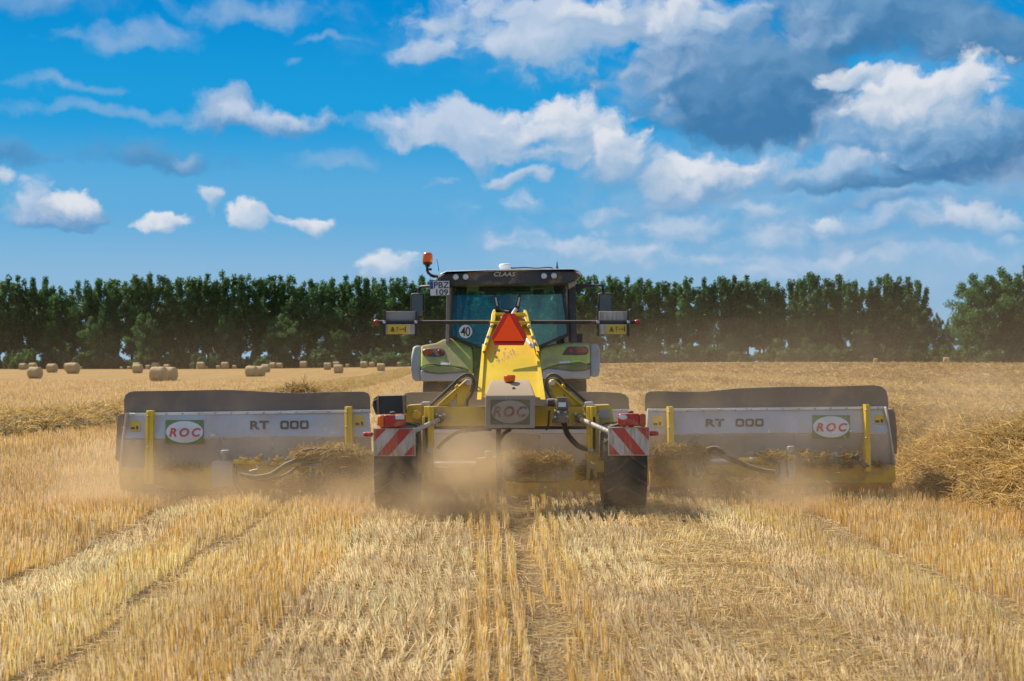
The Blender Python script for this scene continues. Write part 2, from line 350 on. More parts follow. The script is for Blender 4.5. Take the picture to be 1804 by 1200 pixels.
M['letter_roof'] = paint('pale_roof_lettering', (0.62, 0.52, 0.34), 0.5, dust=0.2, top=0.0)
M['blue'] = paint('blue_band', (0.01, 0.07, 0.42), 0.4, dust=0.05, top=0.0)
M['lens'] = paint('clear_lens', (0.62, 0.62, 0.60), 0.15, 0.3, dust=0.1, top=0.0)
M['mirror'] = paint('mirror_face', (0.10, 0.095, 0.085), 0.12, 0.6, dust=0.2, top=0.0)  # dark reflection is put into the base colour
M['glass'] = tinted_glass('tinted_rear_glass', (0.62, 0.90, 0.86, 1), 0.02, (.02, .10))
M['glass_clear'] = tinted_glass('cab_glass', (0.82, 0.94, 0.92, 1), 0.0, (.0, .05))
M['seat'] = paint('seat_fabric', (0.07, 0.066, 0.055), 0.85, dust=0.2, top=0.1)
M['chaff'] = paint('packed_chaff', (0.30, 0.21, 0.09), 0.9, dust=0.2, top=0.0, bump=0.6, bump_scale=40)
M['worn'] = paint('worn_paint', (0.40, 0.28, 0.13), 0.7, dust=0.3, top=0.0, scale=20, vary=.3)
M['greasy'] = paint('greasy_iron', (0.13, 0.11, 0.09), 0.55, 0.2, dust=0.42, top=0.6)
M['chaff_dark'] = paint('shaded_straw', (0.20, 0.125, 0.045), 0.9, dust=0.1, top=0.0, bump=0.6, bump_scale=40)  # shade in the gaps between straws is put into this dark colour
M['straw'] = straw_mat('straw', 0.5)

# ------------------------------------------------------------------ mesh builder
class MB:
    def __init__(s): s.v = []; s.f = []; s.m = []; s.mats = []
    def mi(s, mat):
        mat = M[mat] if isinstance(mat, str) else mat
        if mat not in s.mats: s.mats.append(mat)
        return s.mats.index(mat)
    def add(s, V, F, mat):
        o = len(s.v); s.v += [tuple(p) for p in V]; i = s.mi(mat)
        for f in F: s.f.append(tuple(o + k for k in f)); s.m.append(i)
        return s
    def prism(s, front, back, mat):
        n = len(front)
        F = [tuple(range(n)), tuple(range(2 * n - 1, n - 1, -1))] + [(i, n + i, n + (i + 1) % n, (i + 1) % n) for i in range(n)]
        return s.add(list(front) + list(back), F, mat)
    def px(s, pts, D, th, mat):
        """plate traced at distance D (metres, or a function of the row) with real thickness th away from the road user"""
        f = D if callable(D) else (lambda y: D)
        fr = [W(x, y, f(y)) for x, y in pts]
        return s.prism(fr, [p + Vector((0, th, 0)) for p in fr], mat)
    def bent(s, pts, D, th, mat, fold):
        """a convex sheet that follows a panel folded along one row"""
        for keep in (lambda y: y <= fold, lambda y: y >= fold):
            out = []
            for (a, b) in zip(pts, pts[1:] + pts[:1]):
                if keep(a[1]): out.append(a)
                if (a[1] - fold) * (b[1] - fold) < 0:
                    t = (fold - a[1]) / (b[1] - a[1]); out.append((a[0] + (b[0] - a[0]) * t, fold))
            if len(out) > 2: s.px(out, D, th, mat)
        return s
    def rect(s, x0, y0, x1, y1, D, th, mat): return s.px([(x0, y0), (x1, y0), (x1, y1), (x0, y1)], D, th, mat)
    def box(s, c, size, mat, rot=None):
        h = Vector(size) / 2; R = rot or Matrix.Identity(3)
        V = [Vector(c) + R @ Vector((sx * h.x, sy * h.y, sz * h.z)) for sx in (-1, 1) for sy in (-1, 1) for sz in (-1, 1)]
        return s.add(V, [(0, 1, 3, 2), (4, 6, 7, 5), (0, 4, 5, 1), (2, 3, 7, 6), (0, 2, 6, 4), (1, 5, 7, 3)], mat)
    def tube(s, pts, r, mat, n=10, smooth_path=False):
        P = [Vector(p) for p in pts]
        if smooth_path:
            Q = []
            for i in range(len(P) - 1):
                a, b, c, d_ = P[max(i - 1, 0)], P[i], P[i + 1], P[min(i + 2, len(P) - 1)]
                for t in (0, .2, .4, .6, .8):
                    Q.append(0.5 * (2 * b + (c - a) * t + (2 * a - 5 * b + 4 * c - d_) * t * t + (3 * b - a - 3 * c + d_) * t ** 3))
            P = Q + [P[-1]]
        rr = r if isinstance(r, (list, tuple)) else [r] * len(P)
        if len(rr) != len(P): rr = [rr[0] + (rr[-1] - rr[0]) * i / (len(P) - 1) for i in range(len(P))]
        V = []; ref = None
        for i, p in enumerate(P):
            t = (P[min(i + 1, len(P) - 1)] - P[max(i - 1, 0)]).normalized()
            if ref is None: ref = t.orthogonal()
            ref = (ref - t * ref.dot(t)).normalized(); q = t.cross(ref)
            V += [p + (ref * math.cos(2 * math.pi * k / n) + q * math.sin(2 * math.pi * k / n)) * rr[i] for k in range(n)]
        F = [(i * n + k, i * n + (k + 1) % n, (i + 1) * n + (k + 1) % n, (i + 1) * n + k) for i in range(len(P) - 1) for k in range(n)]
        F += [tuple(range(n - 1, -1, -1)), tuple(range((len(P) - 1) * n, len(P) * n))]
        return s.add(V, F, mat)
    def lathe(s, prof, o, axis, mat, n=32):
        """profile of (radius, height along axis)"""
        ax = Vector(axis).normalized(); a = ax.orthogonal().normalized(); b = ax.cross(a); o = Vector(o)
        V = [o + ax * h + (a * math.cos(2 * math.pi * k / n) + b * math.sin(2 * math.pi * k / n)) * max(r, 1e-4) for r, h in prof for k in range(n)]
        F = [(i * n + k, i * n + (k + 1) % n, (i + 1) * n + (k + 1) % n, (i + 1) * n + k) for i in range(len(prof) - 1) for k in range(n)]
        return s.add(V, F, mat)
    def ball(s, c, r, mat, n=14):
        r = Vector(r) if not isinstance(r, (int, float)) else Vector((r, r, r)); c = Vector(c)
        V = []; F = []
        for i in range(n + 1):
            th = math.pi * i / n
            for k in range(n): V.append(c + Vector((r.x * math.sin(th) * math.cos(2 * math.pi * k / n), r.y * math.sin(th) * math.sin(2 * math.pi * k / n), r.z * math.cos(th))))
        for i in range(n):
            for k in range(n): F.append((i * n + k, (i + 1) * n + k, (i + 1) * n + (k + 1) % n, i * n + (k + 1) % n))
        return s.add(V, F, mat)
    def build(s, name, parent=None, bevel=0.0, seg=2, sharp=35):
        me = bpy.data.meshes.new(name); o0 = Vector(parent['_o']) if parent is not None and '_o' in parent else Vector((0, 0, 0))
        me.from_pydata([tuple(Vector(p) - o0) for p in s.v], [], s.f)
        for m in s.mats: me.materials.append(m)
        me.polygons.foreach_set('material_index', s.m)
        bm = bmesh.new(); bm.from_mesh(me); bmesh.ops.recalc_face_normals(bm, faces=bm.faces); bm.to_mesh(me); bm.free()
        me.shade_smooth(); me.set_sharp_from_angle(angle=math.radians(sharp)); me.update()
        o = bpy.data.objects.new(name, me); COL.objects.link(o)
        if parent is not None: o.parent = parent; o['_o'] = tuple(o0)
        if bevel:
            b = o.modifiers.new('bevel', 'BEVEL'); b.width = bevel; b.segments = seg; b.limit_method = 'ANGLE'; b.angle_limit = math.radians(40)
        return o

def tag(o, label=None, cat=None, group=None, kind=None):
    if label: o['label'] = label
    if cat: o['category'] = cat
    if group: o['group'] = group
    if kind: o['kind'] = kind
    return o
def thing(name, label, cat, loc, group=None):
    o = bpy.data.objects.new(name, None); COL.objects.link(o); o.location = loc; o['_o'] = tuple(loc); o.empty_display_size = 0.2
    return tag(o, label, cat, group)

def lettering(mb, body, x0, y0, x1, y1, D, mat, shear=0.0, offset=0.0, depth=0.004, spacing=1.0, tilt=0.0):
    """raised letters filling a rectangle of the photo at distance D (number or function of the row); tilt = rows dropped from left to right"""
    cu = bpy.data.curves.new('t', 'FONT'); cu.body = body; cu.shear = shear; cu.offset = offset; cu.space_character = spacing; cu.resolution_u = 4
    ob = bpy.data.objects.new('t', cu); COL.objects.link(ob)
    dg = bpy.context.evaluated_depsgraph_get(); dg.update()
    me = bpy.data.meshes.new_from_object(ob.evaluated_get(dg))
    P = np.array([v.co[:] for v in me.vertices]); lo = P.min(0); hi = P.max(0)
    f = D if callable(D) else (lambda y: D)
    fr = []
    for p in P:
        u = (p[0] - lo[0]) / (hi[0] - lo[0]); w = (p[1] - lo[1]) / (hi[1] - lo[1])
        px = x0 + (x1 - x0) * u; py = y1 + (y0 - y1) * w + tilt * u
        fr.append(W(px, py, f(py)) - Vector((0, depth, 0)))
    mb.add(fr, [tuple(q.vertices) for q in me.polygons], mat)
    bpy.data.objects.remove(ob); bpy.data.curves.remove(cu); bpy.data.meshes.remove(me)
    return mb
def ellipse(cx, cy, rx, ry, n=36): return [(cx + rx * math.cos(2 * math.pi * k / n), cy - ry * math.sin(2 * math.pi * k / n)) for k in range(n)]

# ------------------------------------------------------------------ thin strands (stubble, straw)
def strand_mesh(name, P, Dv, R, C, mat='straw', nseg=1, sag=None, parent=None):
    """hollow split stalks: base points P, vectors Dv, radii R, colours C"""
    n = len(P); P = np.asarray(P, float); Dv = np.asarray(Dv, float)
    ref = np.tile(np.array([0.31, 0.53, 0.79]), (n, 1)); ref[np.abs(Dv[:, 2]) > 0.8 * np.linalg.norm(Dv, axis=1)] = (0.8, 0.6, 0.05)
    a = np.cross(Dv, ref); a /= np.linalg.norm(a, axis=1)[:, None] + 1e-9
    b = np.cross(Dv, a); b /= np.linalg.norm(b, axis=1)[:, None] + 1e-9
    rings = []; ph = np.random.default_rng(n).uniform(0, 2 * math.pi, n)[:, None]
    for s_ in range(nseg + 1):
        t = s_ / nseg; c = P + Dv * t
        if sag is not None: c = c + sag * (4 * t * (1 - t))
        r = R * (1.0 - 0.25 * t)
        for k in range(3):
            th = ph + 1.9 * k
            rings.append(c + (a * np.cos(th) + b * np.sin(th)) * r[:, None])
    nv = 3 * (nseg + 1)
    V = np.stack(rings, 1).reshape(-1, 3)
    q = []
    for s_ in range(nseg):
        for k in range(2): q.append([s_ * 3 + k, s_ * 3 + k + 1, s_ * 3 + 4 + k, s_ * 3 + 3 + k])   # split stalk, open on one side
    q = np.array(q); F = (np.arange(n)[:, None, None] * nv + q[None]).reshape(-1, 4)
    me = bpy.data.meshes.new(name)
    me.vertices.add(len(V)); me.vertices.foreach_set('co', V.astype(np.float32).ravel())
    me.loops.add(F.size); me.loops.foreach_set('vertex_index', F.astype(np.int32).ravel())
    me.polygons.add(len(F)); me.polygons.foreach_set('loop_start', np.arange(0, F.size, 4, dtype=np.int32))
    at = me.attributes.new('tint', 'FLOAT_COLOR', 'POINT')
    Cc = np.ones((n, nv, 4), np.float32); Cc[:, :, :3] = np.asarray(C)[:, None, :]
    at.data.foreach_set('color', Cc.ravel())
    me.materials.append(M[mat]); me.update(calc_edges=True)
    me.polygons.foreach_set('use_smooth', np.ones(len(F), bool))
    o = bpy.data.objects.new(name, me); COL.objects.link(o)
    if parent is not None: o.parent = parent
    return o

# ------------------------------------------------------------------ terrain
rng = np.random.default_rng(7)
def sstep(a, b, x):
    t = np.clip((np.asarray(x, float) - a) / (b - a), 0, 1); return t * t * (3 - 2 * t)
ROWX = 0.0208                                              # rows run towards a point a little left of straight ahead
def terrain(x, y):
    x = np.asarray(x, float); y = np.asarray(y, float)
    z = 0.22 * sstep(60, 260, y) + 1.42 * sstep(-70, 50, x) * sstep(70, 290, y) * (1 - 0.25 * sstep(70, 130, x))
    u = x + ROWX * y
    near = 1 - sstep(25, 60, y)
    z = z - 0.05 * near * np.exp(-((u - 0.40) / 0.11) ** 2) - 0.03 * near * np.exp(-((u + 2.42) / 0.13) ** 2) - 0.03 * near * np.exp(-((u + 3.65) / 0.15) ** 2)
    return z - 6.0 * sstep(330, 900, y)
def build_ground():
    ys = np.concatenate([np.linspace(-30, 4, 12), np.linspace(5, 45, 110), np.geomspace(46, 3600, 90)])
    xs = np.concatenate([-np.geomspace(12, 3000, 60)[::-1], np.linspace(-11.9, 11.9, 200), np.geomspace(12, 3000, 60)])
    X, Y = np.meshgrid(xs, ys); Z = terrain(X, Y)
    nx = len(xs); V = np.stack([X, Y, Z], -1).reshape(-1, 3)
    i = (np.arange(len(ys) - 1)[:, None] * nx + np.arange(nx - 1)[None]).ravel()
    F = np.stack([i, i + 1, i + nx + 1, i + nx], 1)
    me = bpy.data.meshes.new('ground'); me.from_pydata(V.tolist(), [], F.tolist())
    m = bpy.data.materials.new('stubble_soil'); m.use_nodes = True
    T = NT(m.node_tree); b = T.n['Principled BSDF']
    pos = T.new('ShaderNodeNewGeometry').outputs['Position']; p = T.xyz(pos)
    u = T.math('MULTIPLY_ADD', p[1], ROWX, p[0])
    uv = T.comb(u, p[1])
    # near: soil and chaff; further: the mown stubble seen as one surface
    fine = T.noise(pos, 38.0, 6, 0.7)
    soil = T.mix(T.smooth(fine, 0.36, 0.66), (0.12, 0.075, 0.036, 1), (0.46, 0.31, 0.14, 1))
    rows = T.noise(T.vmath('MULTIPLY', uv, (2.6, 0.05, 1)), 1.0, 5, 0.65)
    broad = T.noise(T.vmath('MULTIPLY', uv, (0.35, 0.02, 1)), 1.0, 4, 0.6)
    patch = T.noise(T.vmath('MULTIPLY', uv, (0.05, 0.03, 1)), 1.0, 5, 0.6)
    clod = T.noise(T.vmath('MULTIPLY', pos, (1.1, 0.55, 1)), 1.0, 8, 0.72)
    stub = T.mix(T.smooth(rows, 0.35, 0.65), (0.28, 0.155, 0.040, 1), (0.41, 0.25, 0.075, 1))
    stub = T.mix(T.math('MULTIPLY', T.smooth(broad, 0.42, 0.62), 0.6), stub, (0.43, 0.275, 0.09, 1))
    stub = T.mix(T.math('MULTIPLY', T.smooth(patch, 0.45, 0.7), 0.55), stub, (0.37, 0.19, 0.055, 1))
    stub = T.mix(T.math('MULTIPLY', T.smooth(clod, 0.42, 0.62), 0.45), stub, (0.30, 0.19, 0.075, 1))
    # the uncollected straw to the right lies rougher and darker
    rough_r = T.math('MULTIPLY', T.smooth(T.math('MULTIPLY_ADD', p[1], -0.05, u), 2.0, 6.0), T.smooth(p[1], 24.0, 40.0))
    heap = T.smooth(T.noise(T.vmath('MULTIPLY', pos, (0.55, 0.22, 1)), 1.0, 7, 0.68), 0.38, 0.64)
    stub = T.mix(rough_r, stub, T.mix(heap, (0.22, 0.13, 0.045, 1), (0.52, 0.335, 0.12, 1)))
    c = T.mix(T.smooth(p[1], 18.0, 34.0), soil, stub)
    grass = T.mix(T.smooth(T.noise(pos, 0.8, 4, 0.6), .3, .7), (0.035, 0.060, 0.014, 1), (0.09, 0.115, 0.03, 1))
    c = T.mix(T.smooth(T.math('MULTIPLY_ADD', T.noise(pos, 0.15, 3, 0.5), 8.0, p[1]), 288.0, 294.0), c, grass)
    T.set(b.inputs['Base Color'], c); b.inputs['Roughness'].default_value = 0.9; b.inputs['Specular IOR Level'].default_value = 0.15
    bn = T.new('ShaderNodeBump'); bn.inputs['Strength'].default_value = 0.8; bn.inputs['Distance'].default_value = 0.05
    T.set(bn.inputs['Height'], T.math('ADD', T.noise(pos, 22.0, 6, 0.7), T.math('MULTIPLY', T.noise(T.vmath('MULTIPLY', uv, (8, 1.5, 1)), 0.5, 6, 0.7), 2.0)))
    T.l.new(bn.outputs[0], b.inputs['Normal'])
    me.materials.append(m); me.shade_smooth()
    o = bpy.data.objects.new('ground', me); COL.objects.link(o); o['kind'] = 'structure'
build_ground()

# ------------------------------------------------------------------ far trees
def foliage_mat(name, dark, light, transl=0.5):
    m = bpy.data.materials.new(name); m.use_nodes = True
    T = NT(m.node_tree); b = T.n['Principled BSDF']; out = T.n['Material Output']
    geo = T.new('ShaderNodeNewGeometry'); oi = T.new('ShaderNodeObjectInfo')
    n = T.noise(geo.outputs['Position'], 0.35, 3, 0.6)
    k = T.math('ADD', T.math('MULTIPLY', geo.outputs['Random Per Island'], 0.5), T.math('ADD', T.math('MULTIPLY', oi.outputs['Random'], 0.35), T.math('MULTIPLY_ADD', n, 0.6, -0.25)))
    c = T.mix(T.smooth(k, 0.1, 0.95, kind='LINEAR'), dark, light)
    T.set(b.inputs['Base Color'], c); b.inputs['Roughness'].default_value = 0.55; b.inputs['Specular IOR Level'].default_value = 0.25
    t = T.new('ShaderNodeBsdfTranslucent'); T.set(t.inputs[0], T.mix(0.5, c, (0.07, 0.16, 0.03, 1)))
    mx = T.new('ShaderNodeMixShader'); mx.inputs[0].default_value = transl
    T.l.new(b.outputs[0], mx.inputs[1]); T.l.new(t.outputs[0], mx.inputs[2]); T.l.new(mx.outputs[0], out.inputs[0])
    return m
M['poplar'] = foliage_mat('poplar_leaves', (0.042, 0.105, 0.035, 1), (0.165, 0.295, 0.085, 1))
M['bush'] = foliage_mat('bush_leaves', (0.036, 0.075, 0.02, 1), (0.13, 0.20, 0.05, 1))
M['bark'] = paint('bark', (0.085, 0.075, 0.06), 0.9, dust=0.0, top=0.0, vary=0.3, scale=2)

def leaf_cloud(centres, radii, counts, size, r):
    """many small leaf-clump faces spread through ellipsoids"""
    Vs = []
    for c, rad, n in zip(centres, radii, counts):
        d_ = r.normal(size=(n, 3)); d_ /= np.linalg.norm(d_, axis=1)[:, None]
        p = np.array(c) + d_ * (r.random((n, 1)) ** 0.45) * np.array(rad)
        s_ = size * r.uniform(0.55, 1.25, (n, 1))
        nrm = d_ * 0.7 + r.normal(size=(n, 3)) * 0.6 + np.array([0, 0, 0.35]); nrm /= np.linalg.norm(nrm, axis=1)[:, None]
        a = np.cross(nrm, r.normal(size=(n, 3))); a /= np.linalg.norm(a, axis=1)[:, None]
        b = np.cross(nrm, a)
        Vs.append(np.stack([p + a * s_, p + b * s_ * 0.62, p - a * s_, p - b * s_ * 0.62], 1))
    V = np.concatenate(Vs).reshape(-1, 3); F = np.arange(len(V)).reshape(-1, 4)
    return V, F
def raw_mesh(name, V, F, mat):
    me = bpy.data.meshes.new(name); me.from_pydata(V.tolist(), [], F.tolist()); me.materials.append(M[mat]); me.update(); return me

def make_tree(seed, H, Wd, style):
    r = np.random.default_rng(seed)
    t = thing('poplar_tree' if style != 'broad' else 'broadleaf_tree', '', 'tree', (0, 0, 0))
    mb = MB()
    mb.tube([(0, 0, -0.3), (0.05, 0.02, H * .3), (r.normal() * .2, r.normal() * .2, H * .62), (r.normal() * .3, r.normal() * .3, H * .92)], [H * .016, H * .013, H * .008, H * .002], 'bark', 7, True)
    cs, rs, ns = [], [], []
    if style == 'broad':
        lead = [(0, 0, 0.93)] + [(math.cos(a) * Wd * .26, math.sin(a) * Wd * .26, r.uniform(.72, .92)) for a in np.linspace(0, 6.28, 7)[:-1] + r.uniform(0, 1)]
    else:
        lead = [(0, 0, 1.0)] + [(math.cos(a) * Wd * r.uniform(.16, .3), math.sin(a) * Wd * r.uniform(.16, .3), r.uniform(.84, 1.0)) for a in np.linspace(0, 6.28, 5)[:-1] + r.uniform(0, 1.5)]
    for (lx, ly, top) in lead:
        z0 = r.uniform(.16, .30) if style != 'broad' else r.uniform(.08, .2)
        mb.tube([(0, 0, H * z0 * .6), (lx * .6, ly * .6, H * (z0 + .12)), (lx, ly, H * top * .9)], [H * .006, H * .004, H * .0012], 'bark', 5, True)
        n = 13 if style != 'broad' else 12
        for k in range(n):
            f = z0 + (top - z0) * (k + r.uniform(-.3, .3)) / (n - 1)
            g = (f - z0) / (top - z0)
            w = (math.sin(math.pi * min(1, 0.18 + 0.80 * g)) ** .8) * (1 - 0.42 * g ** 3)
            w = max(w, .36)
            if style == 'broad': w = max(.35, math.sin(math.pi * min(1, .2 + .74 * g)))
            off = Wd * .17 * w
            if r.random() < 0.24 and g < .75: continue               # gaps
            x, y = lx * min(1, .35 + g) + r.normal() * off, ly * min(1, .35 + g) + r.normal() * off
            z = H * min(f, top)
            cs.append((x, y, z)); rs.append((Wd * .15 * w + .35, Wd * .15 * w + .35, H * .045 + .3)); ns.append(int((96 if style != 'broad' else 150) * (0.5 + w)))
            if g < .75 and r.random() < .7: mb.tube([(lx * g, ly * g, z - .8), (x, y, z)], [.05, .02], 'bark', 4)
    trunk = mb.build('trunk', t)
    V, F = leaf_cloud(cs, rs, ns, 0.27, r)
    cr = bpy.data.objects.new('crown', raw_mesh('crown', V, F, 'poplar')); COL.objects.link(cr); cr.parent = t
    return t
def make_bush(seed):
    r = np.random.default_rng(seed); cs, rs, ns = [], [], []
    for k in range(16):
        a = r.uniform(0, 6.28); q = r.random() ** .5 * 2.6
        z = r.uniform(.4, 3.2) * (1 - q / 4.2)
        cs.append((q * math.cos(a), q * math.sin(a) * .7, z)); rs.append((1.0, .9, .8)); ns.append(110)
    V, F = leaf_cloud(cs, rs, ns, 0.30, r)
    o = bpy.data.objects.new('bush', raw_mesh('bush', V, F, 'bush')); COL.objects.link(o); return o
protos = [make_tree(100 + i, 18.0, w, 'poplar') for i, w in enumerate((6.2, 5.4, 6.8, 5.8, 7.2, 5.0, 6.4))]
broad = [make_tree(200 + i, 18.0, w, 'broad') for i, w in enumerate((12.5, 11.0, 14.0))]
bushes = [make_bush(300 + i) for i in range(4)]
used = set()
def copy_tree(o, parent=None):
    if parent is None and o.name not in used:
        used.add(o.name); return o
    c = o.copy(); COL.objects.link(c)
    if parent: c.parent = parent
    for ch in list(o.children): copy_tree(ch, c)
    return c
TOPS = [(0, 492), (30, 489), (55, 496), (80, 494), (100, 504), (118, 518), (135, 506), (160, 496), (185, 492), (210, 488), (240, 485), (270, 490), (300, 488), (340, 486), (388, 484), (430, 492), (480, 490),
        (520, 490), (560, 495), (600, 490), (640, 490), (680, 492), (711, 490), (760, 486), (800, 490), (900, 492), (1000, 490), (1030, 486), (1090, 488), (1130, 490), (1170, 494), (1210, 490), (1250, 492), (1310, 486),
        (1350, 500), (1395, 498), (1430, 484), (1465, 488), (1500, 488), (1530, 492), (1570, 490), (1600, 496), (1622, 502)]
rnd = random.Random(5)
def top_at(px):
    for (a, ya), (b, yb) in zip(TOPS, TOPS[1:]):
        if a <= px <= b: return ya + (yb - ya) * (px - a) / (b - a)
    return 492 if px < 0 else 505
def put_tree(px, D, top, lab, group, pool=protos, wk=1.0):
    x = (px - CX) * D / K; z = float(terrain(x, D)); h = CAMZ + (HY - top) * D / K - z
    o = copy_tree(pool[rnd.randrange(len(pool))]); o.location = (x, D, z)
    s_ = h / 18.0; o.scale = (s_ * wk * rnd.uniform(.85, 1.12), s_ * wk, s_); o.rotation_euler.z = rnd.uniform(0, 6.28)
    return tag(o, lab, 'tree', group)
def side(px):
    if px < 640: return 'tall narrow poplar in the dark row behind the straw bales, left of the tractor', 'poplars left of the tractor'
    if px < 1150: return 'tall narrow poplar of the far row, rising close beside or behind the tractor cab', 'poplars behind the tractor'
    return 'tall narrow poplar of the far row above the open field, right of the tractor', 'poplars right of the tractor'
px = -60.0
while px < 1640:
    lab, g = side(px)
    put_tree(px, 300 + rnd.uniform(-3, 3), top_at(px) + rnd.choice((0, 2, 4, 9)), lab, g)
    px += rnd.uniform(22, 32)
px = -70.0
while px < 1610:
    lab, g = side(px)
    put_tree(px, 313 + rnd.uniform(-3, 3), top_at(px) + rnd.uniform(8, 20), lab.replace('tall narrow', 'shorter'), g.replace('poplars', 'second row poplars'), wk=1.0)
    px += rnd.uniform(28, 40)
for (px_, D, top, lab) in [(1652, 297, 548, 'low rounded tree at the right end of the poplar row'), (1672, 296, 560, 'smallest rounded tree in the gap before the big right-hand trees'),
                           (1626, 300, 528, 'stepped-down tree just inside the right end of the poplar row')]:
    put_tree(px_, D, top, lab, None, broad, .62)
for (px_, D, top, wk, lab) in [(1718, 270, 478, .9, 'rounded dark green tree starting the big right-hand clump, nearest the sky gap'), (1768, 272, 464, .95, 'tallest dark green broadleaf tree in the right-hand clump'),
                               (1806, 268, 460, .95, 'dark green broadleaf tree cut by the right edge of the view'), (1845, 272, 470, .95, 'dark green broadleaf tree just beyond the right edge of the view'),
                               (1704, 276, 530, .6, 'low broadleaf tree filling the foot of the right-hand clump')]:
    put_tree(px_, D, top, lab, None, broad, wk)
for (px_, D, top, lab) in [(1905, 274, 478, 'broadleaf tree beyond the right edge, second outside the view'), (1960, 270, 486, 'broadleaf tree well beyond the right edge of the view'), (2030, 276, 480, 'outermost broadleaf tree far beyond the right edge')]:
    put_tree(px_, D, top, lab, None, broad, .95)
# undergrowth along the foot of the row, and lower rounded trees half way up
px = -60.0
while px < 1830:
    D = (286 if px < 1660 else 262) + rnd.uniform(0, 8); x = (px - CX) * D / K; z = float(terrain(x, D))
    o = bushes[rnd.randrange(4)]; o = copy_tree(o); o.location = (x, D, z - .1)
    k = rnd.uniform(.7, 1.15); o.scale = (k * 1.25, k, k * rnd.uniform(.9, 1.7)); o.rotation_euler.z = rnd.uniform(0, 6.28)
    tag(o, 'low leafy bush in the undergrowth under the poplars, ' + ('left of the tractor' if px < 720 else 'hidden or half hidden by the tractor' if px < 1060 else 'right of the tractor' if px < 1660 else 'below the big right-hand trees'), 'bush',
        'undergrowth ' + ('left of the tractor' if px < 720 else 'behind the tractor' if px < 1060 else 'right of the tractor' if px < 1660 else 'under the right-hand trees'))
    px += rnd.uniform(15, 24)
px = -40.0
while px < 1640:
    lab = 'rounded middle-height tree in front of the poplars, ' + ('left of the tractor' if px < 700 else 'behind the tractor cab' if px < 1100 else 'right of the tractor')
    put_tree(px, 292 + rnd.uniform(-2, 4), rnd.uniform(540, 588), lab, 'middle-height trees ' + ('left' if px < 700 else 'behind' if px < 1100 else 'right'), broad, rnd.uniform(.75, .95))
    px += rnd.uniform(80, 150)

# ------------------------------------------------------------------ straw bales
def bale_mat():
    m = bpy.data.materials.new('bale_straw'); m.use_nodes = True
    T = NT(m.node_tree); b = T.n['Principled BSDF']; oc = _objcoord(T)
    n = T.noise(T.vmath('MULTIPLY', oc, (1.2, 9, 9)), 3.0, 6, 0.7); q = T.xyz(oc)
    band = T.smooth(T.noise(T.vmath('MULTIPLY', oc, (9, 0.3, 0.3)), 1.6, 4, 0.6), .35, .65)
    c = T.mix(T.smooth(n, .3, .7), (0.30, 0.19, 0.07, 1), (0.54, 0.38, 0.165, 1)); c = T.mix(T.math('MULTIPLY', band, .35), c, (0.60, 0.44, 0.21, 1))
    T.set(b.inputs['Base Color'], c); b.inputs['Roughness'].default_value = .85
    bn = T.new('ShaderNodeBump'); bn.inputs['Strength'].default_value = .7; bn.inputs['Distance'].default_value = .03
    T.set(bn.inputs['Height'], n); T.l.new(bn.outputs[0], b.inputs['Normal']); return m
M['bale'] = bale_mat()
def bale_mesh(seed):
    r = np.random.default_rng(seed); R = 0.64; L = 1.22; n = 40; V = []; F = []
    prof = [(0.02, -L / 2 - .0), (R * .35, -L / 2 - .015), (R * .7, -L / 2), (R * .93, -L / 2 + .015), (R, -L / 2 + .07), (R * 1.015, -L * .25), (R * .995, -.1), (R * 1.02, .12), (R * 1.0, L * .3), (R, L / 2 - .07), (R * .93, L / 2 - .015), (R * .7, L / 2), (R * .35, L / 2 + .015), (.02, L / 2)]
    for rr, h in prof:
        for k in range(n):
            a = 2 * math.pi * k / n; q = rr * (1 + r.normal() * .012); z = q * math.sin(a)
            V.append((h + r.normal() * .008, q * math.cos(a), max(z, -R * .95)))
    for i in range(len(prof) - 1):
        for k in range(n): F.append((i * n + k, i * n + (k + 1) % n, (i + 1) * n + (k + 1) % n, (i + 1) * n + k))
    me = bpy.data.meshes.new('straw_bale'); me.from_pydata(V, [], F); me.materials.append(M['bale']); me.shade_smooth(); me.set_sharp_from_angle(angle=math.radians(50)); me.update()
    bm = bmesh.new(); bm.from_mesh(me); bmesh.ops.recalc_face_normals(bm, faces=bm.faces); bm.to_mesh(me); bm.free()
    return me
BM = [bale_mesh(i) for i in range(4)]
